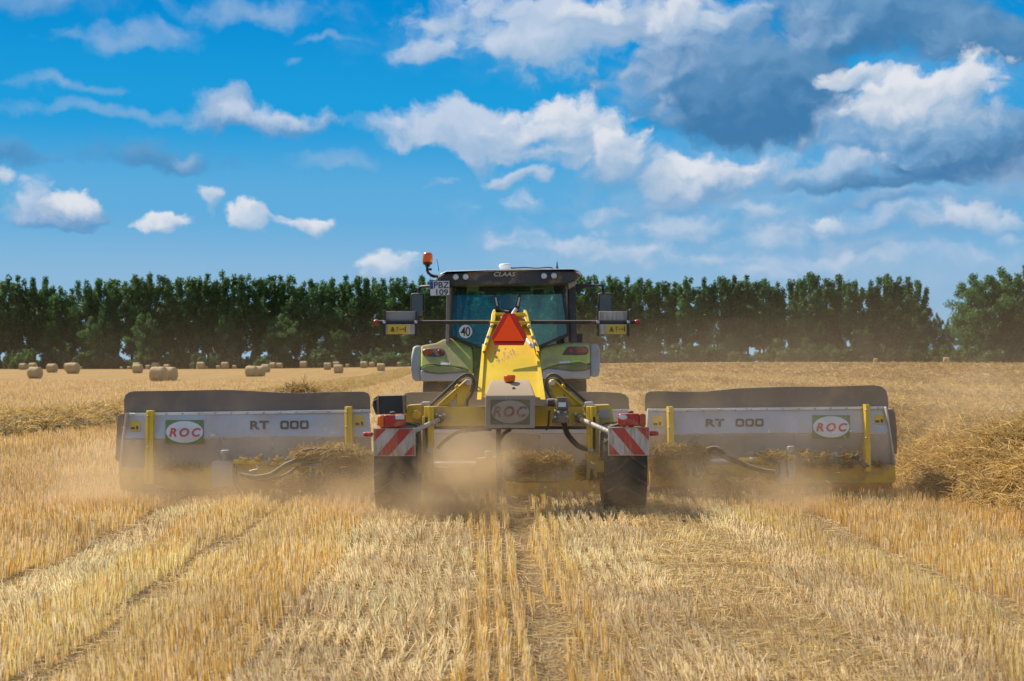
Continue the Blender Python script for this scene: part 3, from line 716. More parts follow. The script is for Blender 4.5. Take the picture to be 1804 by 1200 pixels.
BALES = [  # px, bottom row, height in rows, turn (deg), label, row of its underside when it lies on another bale
    (41, 651.5, 11.7, 25, 'leftmost far straw bale, left of the pair standing one behind the other'),
    (58, 652, 13, 20, 'far straw bale peeping over the top of the near left-hand bale'),
    (62, 667, 21, 28, 'second nearest round straw bale, by the left edge of the field'),
    (92, 656.5, 16, 25, 'lone straw bale standing between the left-hand bale and the close pair'),
    (121, 653, 13.5, 22, 'straw bale half hidden behind the left of the close pair'),
    (128.5, 658.5, 20, 15, 'front straw bale of the close pair left of the machine'),
    (142, 649, 5, 15, 'tiny far straw bale just right of the close pair'),
    (214, 650, 4.5, 10, 'smallest far straw bale in the gap left of the stacked bales'),
    (227, 650, 5.5, 12, 'tiny flat-looking far straw bale left of the stacked bales'),
    (241, 650, 12, 8, 'far straw bale showing above the one in front of it, like a stack'),
    (242.5, 657.5, 16, 8, 'straw bale in front of the far one, like the lower of a stack'),
    (261, 648.5, 7.5, 20, 'small far straw bale behind the gap left of the largest bale'),
    (274, 648.5, 12, 20, 'far straw bale above the left shoulder of the largest bale'),
    (279.5, 672, 26.5, 18, 'largest and nearest round straw bale, left bale of the touching pair'),
    (298, 671, 25, 24, 'dark-ended straw bale tucked behind the right of the largest bale'),
    (294, 655, 10, 15, 'far straw bale peeping over the right of the largest bale'),
    (354, 649.6, 13, 6, 'lone straw bale at the field edge right of the largest bale'),
    (363, 648, 5, 6, 'tiny straw bale touching the right of the lone one'),
    (384.5, 647.8, 6.5, 10, 'small far straw bale left of the square-looking bale'),
    (396.5, 649.6, 12.5, 2, 'square-looking straw bale between two small ones'),
    (413, 647.5, 6.8, 5, 'small far straw bale right of the square-looking bale'),
    (440, 648, 6, 10, 'small far straw bale behind the near bale with the dark end'),
    (443, 663.5, 19, 16, 'near straw bale of the touching pair left of the cab'),
    (457, 663, 18.5, 22, 'dark-ended straw bale of the touching pair left of the cab'),
    (468, 656, 14.5, 14, 'straw bale directly behind the touching pair left of the cab'),
    (481, 648, 11, 30, 'far straw bale right of the touching pair, turned end-on to its neighbour'),
    (492.5, 647.8, 10, 12, 'far straw bale following the end-on one'),
    (535, 648.5, 12.5, 0, 'lone straw bale midway between the two groups of bales'),
    (577, 651.5, 12.8, -20, 'leaning straw bale left of the front one of its group of three'),
    (592.5, 648, 11, -5, 'straw bale just behind the front one of the group of three'),
    (596.5, 657.7, 15.8, 0, 'front straw bale of the group of three near the tractor'),
    (612, 647.8, 6.3, 0, 'small far straw bale right of the group of three'),
    (641, 648.5, 12, 0, 'upright-looking straw bale left of the two nearest the tractor'),
    (655, 647.5, 9.5, 5, 'straw bale between its taller neighbours near the tractor'),
    (671.3, 653.5, 13.6, 0, 'front straw bale of the three nearest the tractor'),
    (704, 643, 8, 10, 'far straw bale behind the one beside the fender'),
    (705, 648.5, 8.5, 15, 'small straw bale nearest the tractor fender'),
    (719, 648, 5.5, 15, 'smallest straw bale, touching the tractor fender in view'),
    (1542.5, 639.3, 6.8, 5, 'left of the two far straw bales on the right side of the field'),
    (1667, 641, 10, 8, 'right of the two far straw bales, below the big right-hand trees'),
]
for i, (bx, by, bh, deg, lab) in enumerate(BALES):
    # walk out along the line of sight until the ground meets the photographed underside of the bale
    D = 1.28 * K / bh
    x = (bx - CX) * D / K; z = CAMZ + (HY - by) * D / K
    zt = float(terrain(x, D))
    for _ in range(30):
        zt = float(terrain((bx - CX) * D / K, D)); zi = CAMZ + (HY - by) * D / K
        D = min(max(D + (zi - zt) * 30, 0.80 * 1.28 * K / bh), 1.15 * 1.28 * K / bh, 284)
    x = (bx - CX) * D / K; zt = float(terrain(x, D)); s_ = bh * D / K / 1.28
    o = bpy.data.objects.new('straw_bale', BM[i % 4]); COL.objects.link(o)
    o.location = (x, D, zt + .60 * s_); o.scale = (s_, s_, s_); o.rotation_euler.z = math.radians(-deg * .4 - 3)
    tag(o, lab, 'straw bale', 'round straw bales on the stubble field')

# ------------------------------------------------------------------ stubble
BANDS = [(-99, -5.0, 'G'), (-5.0, -3.78, 'G'), (-3.78, -3.58, 'T'), (-3.58, -3.1, 'P'), (-3.1, -2.72, 'G'), (-2.72, -2.52, 'Y'), (-2.52, -2.34, 'T'), (-2.34, -1.9, 'Y'), (-1.9, -1.27, 'G'), (-1.27, -0.1, 'P'),
         (-0.1, 0.29, 'G'), (0.29, 0.50, 'S'), (0.50, 0.80, 'G'), (0.80, 1.5, 'P'), (1.5, 2.35, 'L'), (2.35, 2.9, 'P'), (2.9, 3.5, 'Y'), (3.5, 3.75, 'T'), (3.75, 4.6, 'G'), (4.6, 5.2, 'Y'), (5.2, 99, 'G')]
KIND = {  # colour, height, density, lean
    'G': ((0.90, 0.60, 0.185), 0.128, 1.0, 0.16), 'Y': ((0.91, 0.67, 0.25), 0.118, 1.0, 0.25), 'P': ((1.00, 0.76, 0.41), 0.105, 0.95, 0.6),
    'T': ((0.78, 0.58, 0.28), 0.050, 0.45, 0.8), 'S': ((0.6, 0.42, 0.19), 0.060, 0.10, 0.9), 'L': ((0.95, 0.69, 0.29), 0.075, 0.8, 0.7)}
def wob(y, k): return 0.05 * np.sin(y * 0.9 + k) + 0.04 * np.sin(y * 2.3 + 2 * k)
def value_noise(x, y, s, seed):
    r = np.random.default_rng(seed); g = r.random((257, 257)); X = x / s; Y = y / s; i = np.floor(X).astype(int); j = np.floor(Y).astype(int); fx = X - i; fy = Y - j
    fx = fx * fx * (3 - 2 * fx); fy = fy * fy * (3 - 2 * fy); G = lambda a, b: g[a % 257, b % 257]
    return (G(i, j) * (1 - fx) + G(i + 1, j) * fx) * (1 - fy) + (G(i, j + 1) * (1 - fx) + G(i + 1, j + 1) * fx) * fy
def field_points(y0, y1, per_m2, seed, margin=1.5, rows=True):
    r = np.random.default_rng(seed); W1 = 0.37 * y1 + margin
    n = int(per_m2 * 2 * W1 * (y1 - y0))
    y = r.uniform(y0, y1, n); x = r.uniform(-W1, W1, n)
    k = np.abs(x) < 0.37 * y + margin; x = x[k]; y = y[k]
    if rows:
        u = x + ROWX * y; u = np.round(u / 0.125) * 0.125 + r.normal(size=len(u)) * 0.019; x = u - ROWX * y
    return x, y
def classify(x, y):
    u = x + ROWX * y
    idx = np.zeros(len(x), int); kinds = []
    for i, (a, b, k_) in enumerate(BANDS):
        idx[(u >= a + wob(y, i)) & (u < b + wob(y, i + 1))] = i; kinds.append(k_)
    return u, idx, np.array(kinds)
def build_stubble(y0, y1, per_m2, seed, rad, name, label):
    x, y = field_points(y0, y1, per_m2, seed); r = np.random.default_rng(seed + 1)
    u, idx, kinds = classify(x, y); kk = kinds[idx]
    col = np.array([KIND[k][0] for k in kk]); ht = np.array([KIND[k][1] for k in kk]); den = np.array([KIND[k][2] for k in kk]); lean = np.array([KIND[k][3] for k in kk])
    pn = value_noise(x, y, 0.35, 3); pn2 = value_noise(u, y * .35, 0.7, 4)
    keep = r.random(len(x)) < den * (0.55 + 0.6 * pn)
    keep &= ~((np.abs(x) > 5.4) & (np.abs(x - 7.3) < 1.3) & (y < 20))
    x, y, u, col, ht, lean, pn, pn2 = [a[keep] for a in (x, y, u, col, ht, lean, pn, pn2)]
    n = len(x)
    h = ht * r.uniform(.6, 1.25, n) * (0.75 + 0.5 * pn)
    a = r.uniform(0, 2 * math.pi, n); q = lean * np.abs(r.normal(size=n)) * 0.8
    la = 2 * math.pi * value_noise(x, y, 0.6, 9)                          # neighbours lean alike
    dx = np.cos(a) * q * .6 + np.cos(la) * lean * .5; dy = np.sin(a) * q * .6 + np.sin(la) * lean * .5
    Dv = np.stack([dx * h, dy * h, h], 1)
    pale = r.random(n)[:, None]
    c = col * (0.74 + 0.46 * r.random((n, 1)))
    c = np.where(pale > 0.66, np.array([1.0, 0.80, 0.50]) * (0.85 + 0.2 * r.random((n, 1))), c)
    c = np.where(pale < 0.10, np.array([0.55, 0.33, 0.10]), c)
    c = c * (0.84 + 0.30 * pn2[:, None])
    edge = np.clip(np.maximum((-3.6 - u) / 2, (u - 4.5) / 2), 0, 1)[:, None]; c = c * (1 - edge * np.array([.10, .13, .13]))   # darker, slightly redder strips at both sides
    P = np.stack([x, y, terrain(x, y) - 0.01], 1)
    R = rad * r.uniform(.6, 1.25, n) * np.where(col[:, 2] > .3, 1.25, 1.0)
    o = strand_mesh(name, P, Dv, R, np.clip(c, 0, .97)); return tag(o, label, 'stubble', kind='stuff')
build_stubble(5.6, 13, 1350, 11, 0.0027, 'stubble', 'golden cut straw stalks standing in rows nearest the viewer')
build_stubble(13, 24, 800, 12, 0.0034, 'stubble', 'cut straw stalks standing around the machine wheels')
build_stubble(24, 52, 170, 13, 0.0056, 'stubble', 'cut straw stalks of the field beyond the machine')
build_stubble(52, 125, 11, 14, 0.013, 'stubble', 'short stubble of the far field seen as fine texture')
def build_litter(y0, y1, per_m2, seed, rad, ln):
    x, y = field_points(y0, y1, per_m2, seed, rows=False); r = np.random.default_rng(seed + 1)
    u, idx, kinds = classify(x, y); kk = kinds[idx]
    w = {'G': .55, 'Y': .6, 'P': .75, 'T': 1.0, 'S': .55, 'L': 1.0}
    keep = r.random(len(x)) < np.array([w[k] for k in kk]) * (.4 + .8 * value_noise(x, y, .5, 21))
    x, y, kk = x[keep], y[keep], kk[keep]; n = len(x); a = r.uniform(0, 2 * math.pi, n); L = ln * r.uniform(.35, 1.5, n)
    lift = np.where(np.isin(kk, ['P', 'L']), 0.05, 0.018) * r.random(n)
    Dv = np.stack([np.cos(a) * L, np.sin(a) * L, r.normal(size=n) * .12 * L], 1)
    t = r.random((n, 1))
    c = np.array([0.72, 0.49, 0.17]) * (1 - t) + np.array([0.98, 0.78, 0.42]) * t; c *= r.uniform(.75, 1.05, (n, 1))
    P = np.stack([x, y, terrain(x, y) + 0.006 + lift], 1)
    return tag(strand_mesh('straw_litter', P, Dv, rad * r.uniform(.6, 1.2, n), c), None, 'straw', kind='stuff')
tag(build_litter(5.6, 13, 420, 31, 0.0026, 0.15), 'loose cut straw lying between the nearest stubble rows')
tag(build_litter(13, 26, 230, 32, 0.0034, 0.17), 'loose cut straw lying between the rows around the machine')

def build_rough_straw():
    r = np.random.default_rng(91); n = 72000
    y = 24 + 220 * r.random(n) ** 2.3; x = r.uniform(0, 1, n) * (0.42 * y + 6) + 3.2 + .03 * y
    k = value_noise(x, y * .5, 1.6, 92) * .7 + value_noise(x, y, .6, 93) * .5 > .50 + .35 * (1 - sstep(0, 3, x - (3.2 + .03 * y)))
    x, y = x[k], y[k]; n = len(x); a = r.uniform(0, 2 * math.pi, n); L = .55 * r.uniform(.4, 1.3, n); el = r.normal(size=n) * .35
    v = np.stack([np.cos(a) * np.cos(el), np.sin(a) * np.cos(el), np.abs(np.sin(el))], 1) * L[:, None]
    t = r.random((n, 1)); c = (np.array([.36, .20, .05]) * (1 - t) + np.array([.80, .53, .17]) * t) * r.uniform(.45, .9, (n, 1))
    P = np.stack([x, y, terrain(x, y) + r.uniform(0, .10, n)], 1)
    o = strand_mesh('uncollected_straw', P, v, .0045 + .00017 * y, c, nseg=2, sag=r.normal(size=(n, 3)) * (L * .12)[:, None])
    tag(o, 'rough uncollected straw lying over the field right of the machine', 'straw', kind='stuff')
build_rough_straw()

# ------------------------------------------------------------------ windrows and straw heaps
def mound(name, path, width, height, dens, seed, label, rad=.0042, ln=.30, step=.22, cat='windrow', ends=(1., 1.), steep=2.2, body='chaff'):
    """a raked row: lumpy body and a coat of tangled straws; path = (x, y) points"""
    r = np.random.default_rng(seed)
    P = [np.array(p, float) for p in path]; seg = [np.linalg.norm(b - a) for a, b in zip(P, P[1:])]; tot = sum(seg)
    m = max(6, int(tot / step)); nw = 22
    cl = []
    for i in range(m + 1):
        s_ = tot * i / m; k = 0
        while k < len(seg) - 1 and s_ > seg[k]: s_ -= seg[k]; k += 1
        d_ = (P[k + 1] - P[k]) / seg[k]; cl.append((P[k] + d_ * s_, np.array([d_[1], -d_[0]])))
    V = np.zeros((m + 1, nw + 1, 3))
    for i, (c, nv) in enumerate(cl):
        f = i / m; e = min(1, f * tot / ends[0]) * min(1, (1 - f) * tot / ends[1]); e = math.sqrt(max(0, e * (2 - e)))
        for j in range(nw + 1):
            t = -1 + 2 * j / nw; q = c + nv * t * width / 2
            V[i, j] = (q[0], q[1], max(0., 1 - abs(t) ** steep) ** .85 * e)
    X, Y = V[..., 0], V[..., 1]
    lump = .62 + .45 * value_noise(X, Y, .9, seed) + .28 * value_noise(X, Y, .35, seed + 1) + .12 * value_noise(X, Y, .14, seed + 2)
    V[..., 2] *= height * lump; H0 = V[..., 2].copy(); V[..., 2] += terrain(X, Y) - .02
    i = (np.arange(m)[:, None] * (nw + 1) + np.arange(nw)[None]).ravel()
    F = np.stack([i, i + 1, i + nw + 2, i + nw + 1], 1)
    me = raw_mesh(name, V.reshape(-1, 3), F, body); me.shade_smooth()
    o = bpy.data.objects.new(name, me); COL.objects.link(o); tag(o, label, cat)
    n = int(dens * tot * width)
    fi = r.uniform(0, m - 1e-6, n); fj = r.uniform(0, nw - 1e-6, n); a = fi.astype(int); b = fj.astype(int); s1 = (fi - a)[:, None]; s2 = (fj - b)[:, None]
    Q = V[a, b] * (1 - s1) * (1 - s2) + V[a + 1, b] * s1 * (1 - s2) + V[a, b + 1] * (1 - s1) * s2 + V[a + 1, b + 1] * s1 * s2
    hh = H0[a, b]
    th = r.uniform(0, 2 * math.pi, n); L = ln * r.uniform(.35, 1.35, n); el = r.normal(size=n) * .42
    Dv = np.stack([np.cos(th) * np.cos(el), np.sin(th) * np.cos(el), np.sin(el)], 1) * L[:, None]
    Q = Q - Dv * .5; Q[:, 2] += r.uniform(-.02, .07, n) * np.minimum(1, hh / .2 + .3)
    t = r.random((n, 1)); c = np.array([0.56, 0.34, 0.085]) * (1 - t) + np.array([0.92, 0.68, 0.27]) * t; c *= r.uniform(.6, 1.08, (n, 1))
    sg = r.normal(size=(n, 3)) * (L * .09)[:, None]
    st = strand_mesh('straw_strands', Q, Dv, rad * r.uniform(.6, 1.2, n), c, nseg=2, sag=sg, parent=o); st['kind'] = 'stuff'
    return o
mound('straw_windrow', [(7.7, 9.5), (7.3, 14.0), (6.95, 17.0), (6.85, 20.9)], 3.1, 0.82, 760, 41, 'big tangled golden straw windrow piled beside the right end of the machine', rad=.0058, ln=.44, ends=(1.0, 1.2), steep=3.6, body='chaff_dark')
mound('straw_windrow', [(-14.2, 24.5), (-12.9, 30), (-11.7, 39), (-10.75, 60), (-10.6, 80), (-11.3, 120), (-12.9, 175)], 2.1, 0.44, 260, 42, 'long brown straw windrow running away to the left of the machine', rad=.008, ln=.38, step=.5, ends=(2, 3))
mound('straw_windrow', [(19.5, 31), (17.5, 40), (14.5, 60), (10.5, 90)], 2.6, 0.34, 70, 43, 'low ragged straw windrow on the rough field right of the machine', rad=.012, ln=.5, step=.6, ends=(2, 3))
mound('straw_windrow', [(30, 46), (27, 60), (22, 95), (17, 140)], 3.0, 0.36, 40, 44, 'farther low straw windrow at the right edge of the field', rad=.016, ln=.6, step=.8, ends=(2, 3))

# ------------------------------------------------------------------ tractor
TR = thing('tractor', 'light green farm tractor seen from behind, dusty cab and grey-edged rear mudguards', 'tractor', (-0.12, 22.2, 0))
DG = 21.0                                                   # cab rear
cxT = 897.0
# roof: pale cap over a dark overhanging fascia
roof = MB()
rp = [(771, 490), (776, 483), (787, 477.5), (880, 474.5), (1008, 473), (1021, 477.5), (1026, 484), (1018, 491), (780, 494)]
top_pts = [(771, 488), (776, 482), (787, 477.2), (880, 474.2), (1008, 472.8), (1021, 477.2), (1026, 483), (1023, 485.5), (1010, 476.4), (880, 477.2), (787, 480.2), (775, 488.5)]
roof.px(top_pts, 20.55, 2.1, 'roof_white')
roof.build('roof_cap', TR, bevel=.012)
fas = MB(); fas.px([(773, 489.2), (787, 480.6), (880, 477.6), (1010, 476.8), (1023, 486), (1012, 494), (1000, 499), (975, 500.5), (825, 501.5), (797, 502), (779, 496)], 20.6, 2.0, 'roof_dark')
fas.px([(779, 496), (797, 502), (797, 510), (790, 505)], 20.7, .5, 'roof_dark').px([(1000, 499), (1014, 493), (1016, 500), (1003, 508)], 20.7, .5, 'pillar')
fascia = fas.build('roof_fascia', TR, bevel=.012)
lt = MB(); lettering(lt, 'CLAAS', 870, 479, 908.5, 487, 20.585, 'letter_roof', shear=0.25, offset=0.03, spacing=1.05); lt.build('lettering', fascia)
for (lx, ly) in ((803, 488.5), (820.5, 488), (958.5, 486.5), (976, 486)):
    c = W(lx, ly, 20.58); b = MB(); b.lathe([(.002, -.03), (.036, -.028), (.047, -.012), (.047, .06), (.002, .06)], c, (0, 1, 0), 'black', 24)
    l = b.build('work_light', fascia); b = MB(); b.lathe([(.001, -.041), (.03, -.038), (.043, -.026), (.043, -.005), (.001, -.005)], c, (0, 1, 0), 'lens', 24); b.build('work_light_lens', fascia)
# things on the roof
b = MB(); c = W(890.5, 472, 21.2); b.lathe([(.085, -.03), (.085, .005), (.098, .01), (.10, .035), (.088, .055), (.05, .066), (.001, .069)], c, (0, 0, 1), 'roof_white', 28); b.build('satellite_receiver', TR)
b = MB(); b.tube([W(900, 472.5, 21.2), W(925, 471.5, 21.2), W(945, 472.6, 21.2), W(968, 471.2, 21.2), W(975, 474, 21.2)], .011, 'black', 6, True); b.build('roof_cable', TR)
b = MB(); c = W(981.5, 473.5, 20.9); b.lathe([(.032, -.02), (.022, .01), (.012, .035), (.006, .10), (.001, .11)], c, (0, 0, 1), 'black', 12); b.build('antenna', TR)
b = MB(); b.tube([W(773, 478, 20.9), W(771.5, 466, 20.9), W(769.3, 456, 20.9)], [.006, .003], 'black', 6); b.build('antenna', TR)
# beacon on its bent arm
b = MB(); b.tube([W(776, 488, 20.8), W(764, 486, 20.8), W(757, 483, 20.8), W(753, 478, 20.8), W(752.6, 470, 20.8)], .02, 'black', 8, True)
b.tube([W(756, 474.5, 20.78), W(759, 474.5, 20.7)], .018, 'black', 8); b.tube([W(771, 487.5, 20.8), W(764, 488.8, 20.8), W(757, 486, 20.8)], .007, 'hose', 6, True)
arm = b.build('beacon_arm', TR)
b = MB(); c = W(753.2, 464.5, 20.8); b.lathe([(.001, -.045), (.04, -.045), (.03, -.03), (.065, -.008), (.072, .02), (.001, .02)], c, (0, 0, 1), 'black', 28)
bc = b.build('beacon', TR); b = MB(); b.lathe([(.068, .02), (.074, .03), (.075, .10), (.070, .135), (.056, .157), (.03, .168), (.001, .171)], c, (0, 0, 1), 'orange', 28); b.build('lens', bc)
# cab frame
b = MB()
b.px([(796.5, 502), (801.5, 502), (798.5, 560), (797, 591), (792.5, 593)], DG, .10, 'black')          # left rear post
b.px([(792.5, 593), (797, 590.5), (850, 611.5), (850, 615.5)], DG, .08, 'black')
b.px([(989, 501), (995, 501), (1003.5, 591), (999, 588)], DG, .10, 'black')
b.px([(999, 587), (1003.5, 591), (944, 616), (944, 611)], DG, .08, 'black')
b.rect(850, 611.5, 944, 615.5, DG, .08, 'black')
b.rect(799, 499, 992, 504, DG, .10, 'black')
frame = b.build('rear_window_frame', TR, bevel=.006)
b = MB(); b.px([(801, 503), (990.5, 503), (1000, 588.5), (944, 612), (850, 612), (797, 591)], lambda y: DG + .03 + max(0, 591 - y) / 88 * .09, .006, 'glass'); pane = b.build('rear_window', TR)
b = MB()
b.px([(786.5, 520), (792, 500), (797, 500), (793, 560), (791.5, 603), (785, 605)], DG + .12, .08, 'pillar')
b.px([(989.5, 515), (994.5, 512), (1000.5, 600), (996.5, 600)], DG + .11, .06, 'pillar')
b.px([(1000, 498), (1014, 494), (1017, 604), (1006, 604)], DG + .16, .14, 'roof_dark')
for x in (-.86, .80): b.box((x - .05, DG + 1.75, 2.1), (.08, .08, 1.9), 'black'); b.box((x - .05, DG + .9, 1.35), (.06, 1.8, .3), 'black')
b.box((-.08, DG + 1.74, 1.32), (1.7, .08, .42), 'black')
b.build('cab_pillar', TR, bevel=.008)
b = MB(); b.box((-.08, DG + 1.78, 2.35), (1.6, .006, 1.62), 'glass_clear'); b.build('windscreen', TR)
b = MB(); b.box((-.90, DG + .95, 2.30), (.006, 1.5, 1.62), 'glass_clear'); b.box((.78, DG + .95, 2.30), (.006, 1.5, 1.62), 'glass_clear'); b.build('side_window', TR)
# inside the cab
b = MB(); b.px([(882, 546), (882, 535), (886, 525), (893, 520), (899, 520), (905, 525), (909, 535), (909, 546)], DG + .75, .12, 'seat')
b.px([(868, 612), (868, 560), (876, 548), (916, 548), (924, 560), (924, 612)], DG + .72, .16, 'seat'); b.box((-.05, DG + 1.0, 1.72), (.52, .5, .14), 'seat'); b.build('seat', TR, bevel=.03)
b = MB(); b.px([(849, 497), (934, 497), (934, 514), (874, 515.5), (874, 520), (854, 520), (854, 514), (842, 513)], DG + .35, .25, 'roof_dark'); b.px([(803, 503), (823, 503), (819, 540), (816, 560), (812, 590), (807, 590), (810, 560), (814, 530), (803, 510)], DG + .3, .05, 'black')
b.px([(975, 503), (989, 503), (998, 588), (986, 592), (984, 550)], DG + .3, .05, 'roof_dark'); b.build('headliner', TR, bevel=.01)
b = MB(); b.px([(939, 510), (958, 509), (960, 522), (955, 526), (952, 530), (955, 534), (950, 545), (946, 545), (947, 526), (939, 522)], DG + .6, .08, 'black'); b.build('cab_monitor', TR, bevel=.01)
b = MB(); b.tube([(-.05 + .19 * math.cos(t), DG + 1.35, 2.0 + .19 * math.sin(t)) for t in np.linspace(0, 6.28, 20)], .017, 'black', 6); b.tube([(-.05, DG + 1.36, 2.0), (-.05, DG + 1.6, 1.5)], .04, 'black', 8); b.build('steering_wheel', TR)
b = MB(); b.lathe([(.001, 0), (.098, 0), (.098, -.006), (.001, -.006)], W(820.3, 584, DG + .015), (0, 1, 0), 'white', 40)
sg = b.build('speed_sign', TR); b = MB(); lettering(b, '40', 811.5, 576, 828.5, 592.5, DG + .007, 'ink', offset=.008, spacing=.9); b.build('numerals', sg)
# licence plate
b = MB(); b.px([(756, 494.5), (792.3, 493.8), (792.5, 521), (757.5, 521.8)], 20.54, .02, 'black'); b.px([(757, 495.5), (791.5, 494.8), (791.7, 520), (758.3, 520.8)], 20.532, .01, 'white')
pl = b.build('licence_plate', TR, bevel=.002)
b = MB(); b.px([(757.3, 495.6), (762.4, 495.5), (763, 509), (757.8, 509.2)], 20.526, .008, 'blue'); b.build('blue_band', pl)
b = MB(); lettering(b, 'PBZ', 764.3, 496.8, 791, 507.6, 20.526, 'ink', offset=.006); lettering(b, '109', 768.5, 509.6, 789.2, 519.8, 20.526, 'ink', offset=.006); b.build('lettering', pl)
b = MB(); b.box(W(775, 497, 20.62), (.3, .12, .05), 'black'); b.build('plate_bracket', TR)
# mirrors
b = MB(); b.tube([W(795, 503, 21.6), W(757, 504, 22.0), W(741, 505, 22.1), W(738.5, 508, 22.1), W(738, 519, 22.1)], .022, 'black', 8); ma = b.build('mirror_arm', TR)
b = MB(); b.px([(723, 519), (726, 516.5), (745, 516.5), (747.5, 519), (747, 558), (744, 561), (725, 561), (722.5, 558)], 22.06, .1, 'black'); mi = b.build('mirror', TR, bevel=.02)
b = MB(); b.px([(725, 519), (745, 519), (745, 557), (725, 557)], 22.045, .012, 'mirror'); b.build('mirror_face', mi, bevel=.003)
b = MB(); b.px([(1003, 500.5), (1048, 501), (1048, 505), (1030, 507.5), (1014, 514), (1003, 516)], 21.5, .07, 'black'); b.tube([W(1046, 503, 21.7), W(1058, 502.5, 22), (W(1062, 504.5, 22)), W(1063, 516, 22)], .02, 'black', 8); b.tube([W(1040, 509.5, 21.5), W(1046, 509.5, 21.5)], .02, 'black', 6); b.build('mirror_arm', TR)
b = MB(); b.px([(1054, 518), (1056, 515.5), (1077, 515.5), (1079, 518), (1079, 555), (1077, 558), (1056, 558), (1054, 555)], 22.0, .1, 'black'); mi = b.build('mirror', TR, bevel=.02)
b = MB(); b.px([(1056, 518.5), (1077, 518.5), (1077, 554), (1056, 554)], 21.985, .012, 'mirror'); b.build('mirror_face', mi, bevel=.003)
# mudguards
def fender(green, grey_out, grey_low, recess_shade, lamp_c, red_c, sgn, cover, sticker, inner):
    Df = 20.8; F = lambda o_: (lambda y: Df + o_ + .0066 * max(0, 655 - y))            # the face leans forward towards its top
    b = MB(); b.px(green, F(0), .95, 'green'); g = b.build('mudguard', TR, bevel=.035, seg=3)
    b = MB(); b.px(recess_shade, F(-.012), .03, 'green_dark'); b.build('recess_shade', g, bevel=.005)  # flat plate: the shade of a recess is put into its dark green
    b = MB(); b.px(grey_out, F(.03), 1.0, 'fender_grey'); b.px(grey_low, Df + .02, .5, 'fender_grey'); b.build('mudguard_extension', TR, bevel=.03, seg=3)
    b = MB(); b.px(cover, F(-.018), .05, 'black'); h = b.build('tail_light', TR, bevel=.012)
    c = W(lamp_c[0], lamp_c[1], F(-.02)(lamp_c[1])); b = MB(); b.ball(c, (.085, .03, .052), 'orange_dark', 16); b.build('lens', h)
    c = W(red_c[0], red_c[1], F(-.02)(red_c[1])); b = MB(); b.ball(c, (.036, .02, .036), 'red', 14); b.build('lens', h)
    b = MB(); b.px(sticker, F(-.008), .01, 'white'); b.build('sticker', g)
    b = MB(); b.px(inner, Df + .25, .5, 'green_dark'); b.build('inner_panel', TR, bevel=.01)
fender([(741.5, 609), (756, 606.5), (768, 604.5), (780, 598.5), (790, 596), (800, 597), (816, 602.5), (832, 610), (833, 640), (832, 660), (826, 653), (812, 648), (790, 645), (776, 644.5), (765, 642), (752, 644), (741, 649)],
       [(741, 608.5), (731, 609), (727, 613), (724.5, 628), (724, 650), (725.5, 665), (730, 671.5), (741, 672)], [(741, 651), (752, 655), (776, 657), (800, 655), (820, 653), (832, 660), (832, 672), (741, 672)],
       [(741.5, 649), (752, 644.5), (765, 642.5), (777, 645), (800, 647), (818, 651), (827, 655), (815, 655), (790, 656.5), (772, 657.5), (756, 655.5), (743, 651.5)],
       (753.5, 620.5), (774.5, 620), -1, [(744, 617), (747, 613.5), (775, 612.5), (781, 615), (784, 620), (782, 626), (774, 628), (750, 628), (745, 625)],
       [(775.5, 639.5), (793, 638.5), (793.5, 642.5), (775.5, 642.8)], [(833, 612), (850, 612), (850, 672), (836, 672), (833, 650)])
mx = lambda pts, dx=2 * 890.5, dy=-1.5: [(dx - x, y + dy) for x, y in pts][::-1]
fender([(952, 613), (960, 609), (975, 606), (1000, 603.5), (1026, 604), (1039, 605.5), (1040, 641), (1032, 641.5), (1020, 638.5), (1004, 641), (985, 642), (965, 648), (955, 653), (952, 640)],
       [(1040, 605.5), (1051, 606), (1055.5, 609), (1057, 622), (1056.5, 655), (1054, 664), (1040, 664)], [(955, 653), (965, 649), (985, 650.5), (1010, 653.5), (1030, 652), (1040, 649), (1040, 668), (954, 668)],
       [(955, 652.5), (965, 648), (985, 642.5), (1004, 641.5), (1020, 639), (1032, 642), (1039.5, 644), (1039.5, 648), (1028, 652), (1010, 653), (985, 650), (965, 649)],
       (1024.5, 618.5), (1006, 618), 1, [(990, 625), (998, 613), (1003, 610.5), (1030, 610), (1036, 613), (1037, 619), (1034, 624.5), (1020, 625.5)],
       [(985.5, 637), (1004, 636), (1004.5, 639.5), (985.5, 640.5)], [(944, 612), (952, 612), (952, 668), (944, 668)])
# body, hood, axle, drawbar
b = MB(); b.box((-.12, 21.6, 1.0), (.62, 1.6, .7), 'grey'); b.box((-.12, 24.4, 1.35), (.85, 2.6, .85), 'green'); b.box((-.12, 25.75, 1.3), (.8, .1, .7), 'black'); b.build('bonnet', TR, bevel=.05)
b = MB(); b.tube([(-1.2, 22.2, .95), (.96, 22.2, .95)], .16, 'grey', 12); b.tube([(-1.0, 25.0, .7), (.76, 25.0, .7)], .1, 'grey', 10); b.box((-.12, 21.0, .62), (.18, 1.2, .14), 'black'); b.build('axle', TR)
b = MB(); b.box((1.02, 23.0, 1.7), (.22, .22, 1.0), 'black'); b.tube([(.95, 23.0, 2.1), (.95, 23.0, 2.95)], .07, 'black', 12); b.build('exhaust', TR)

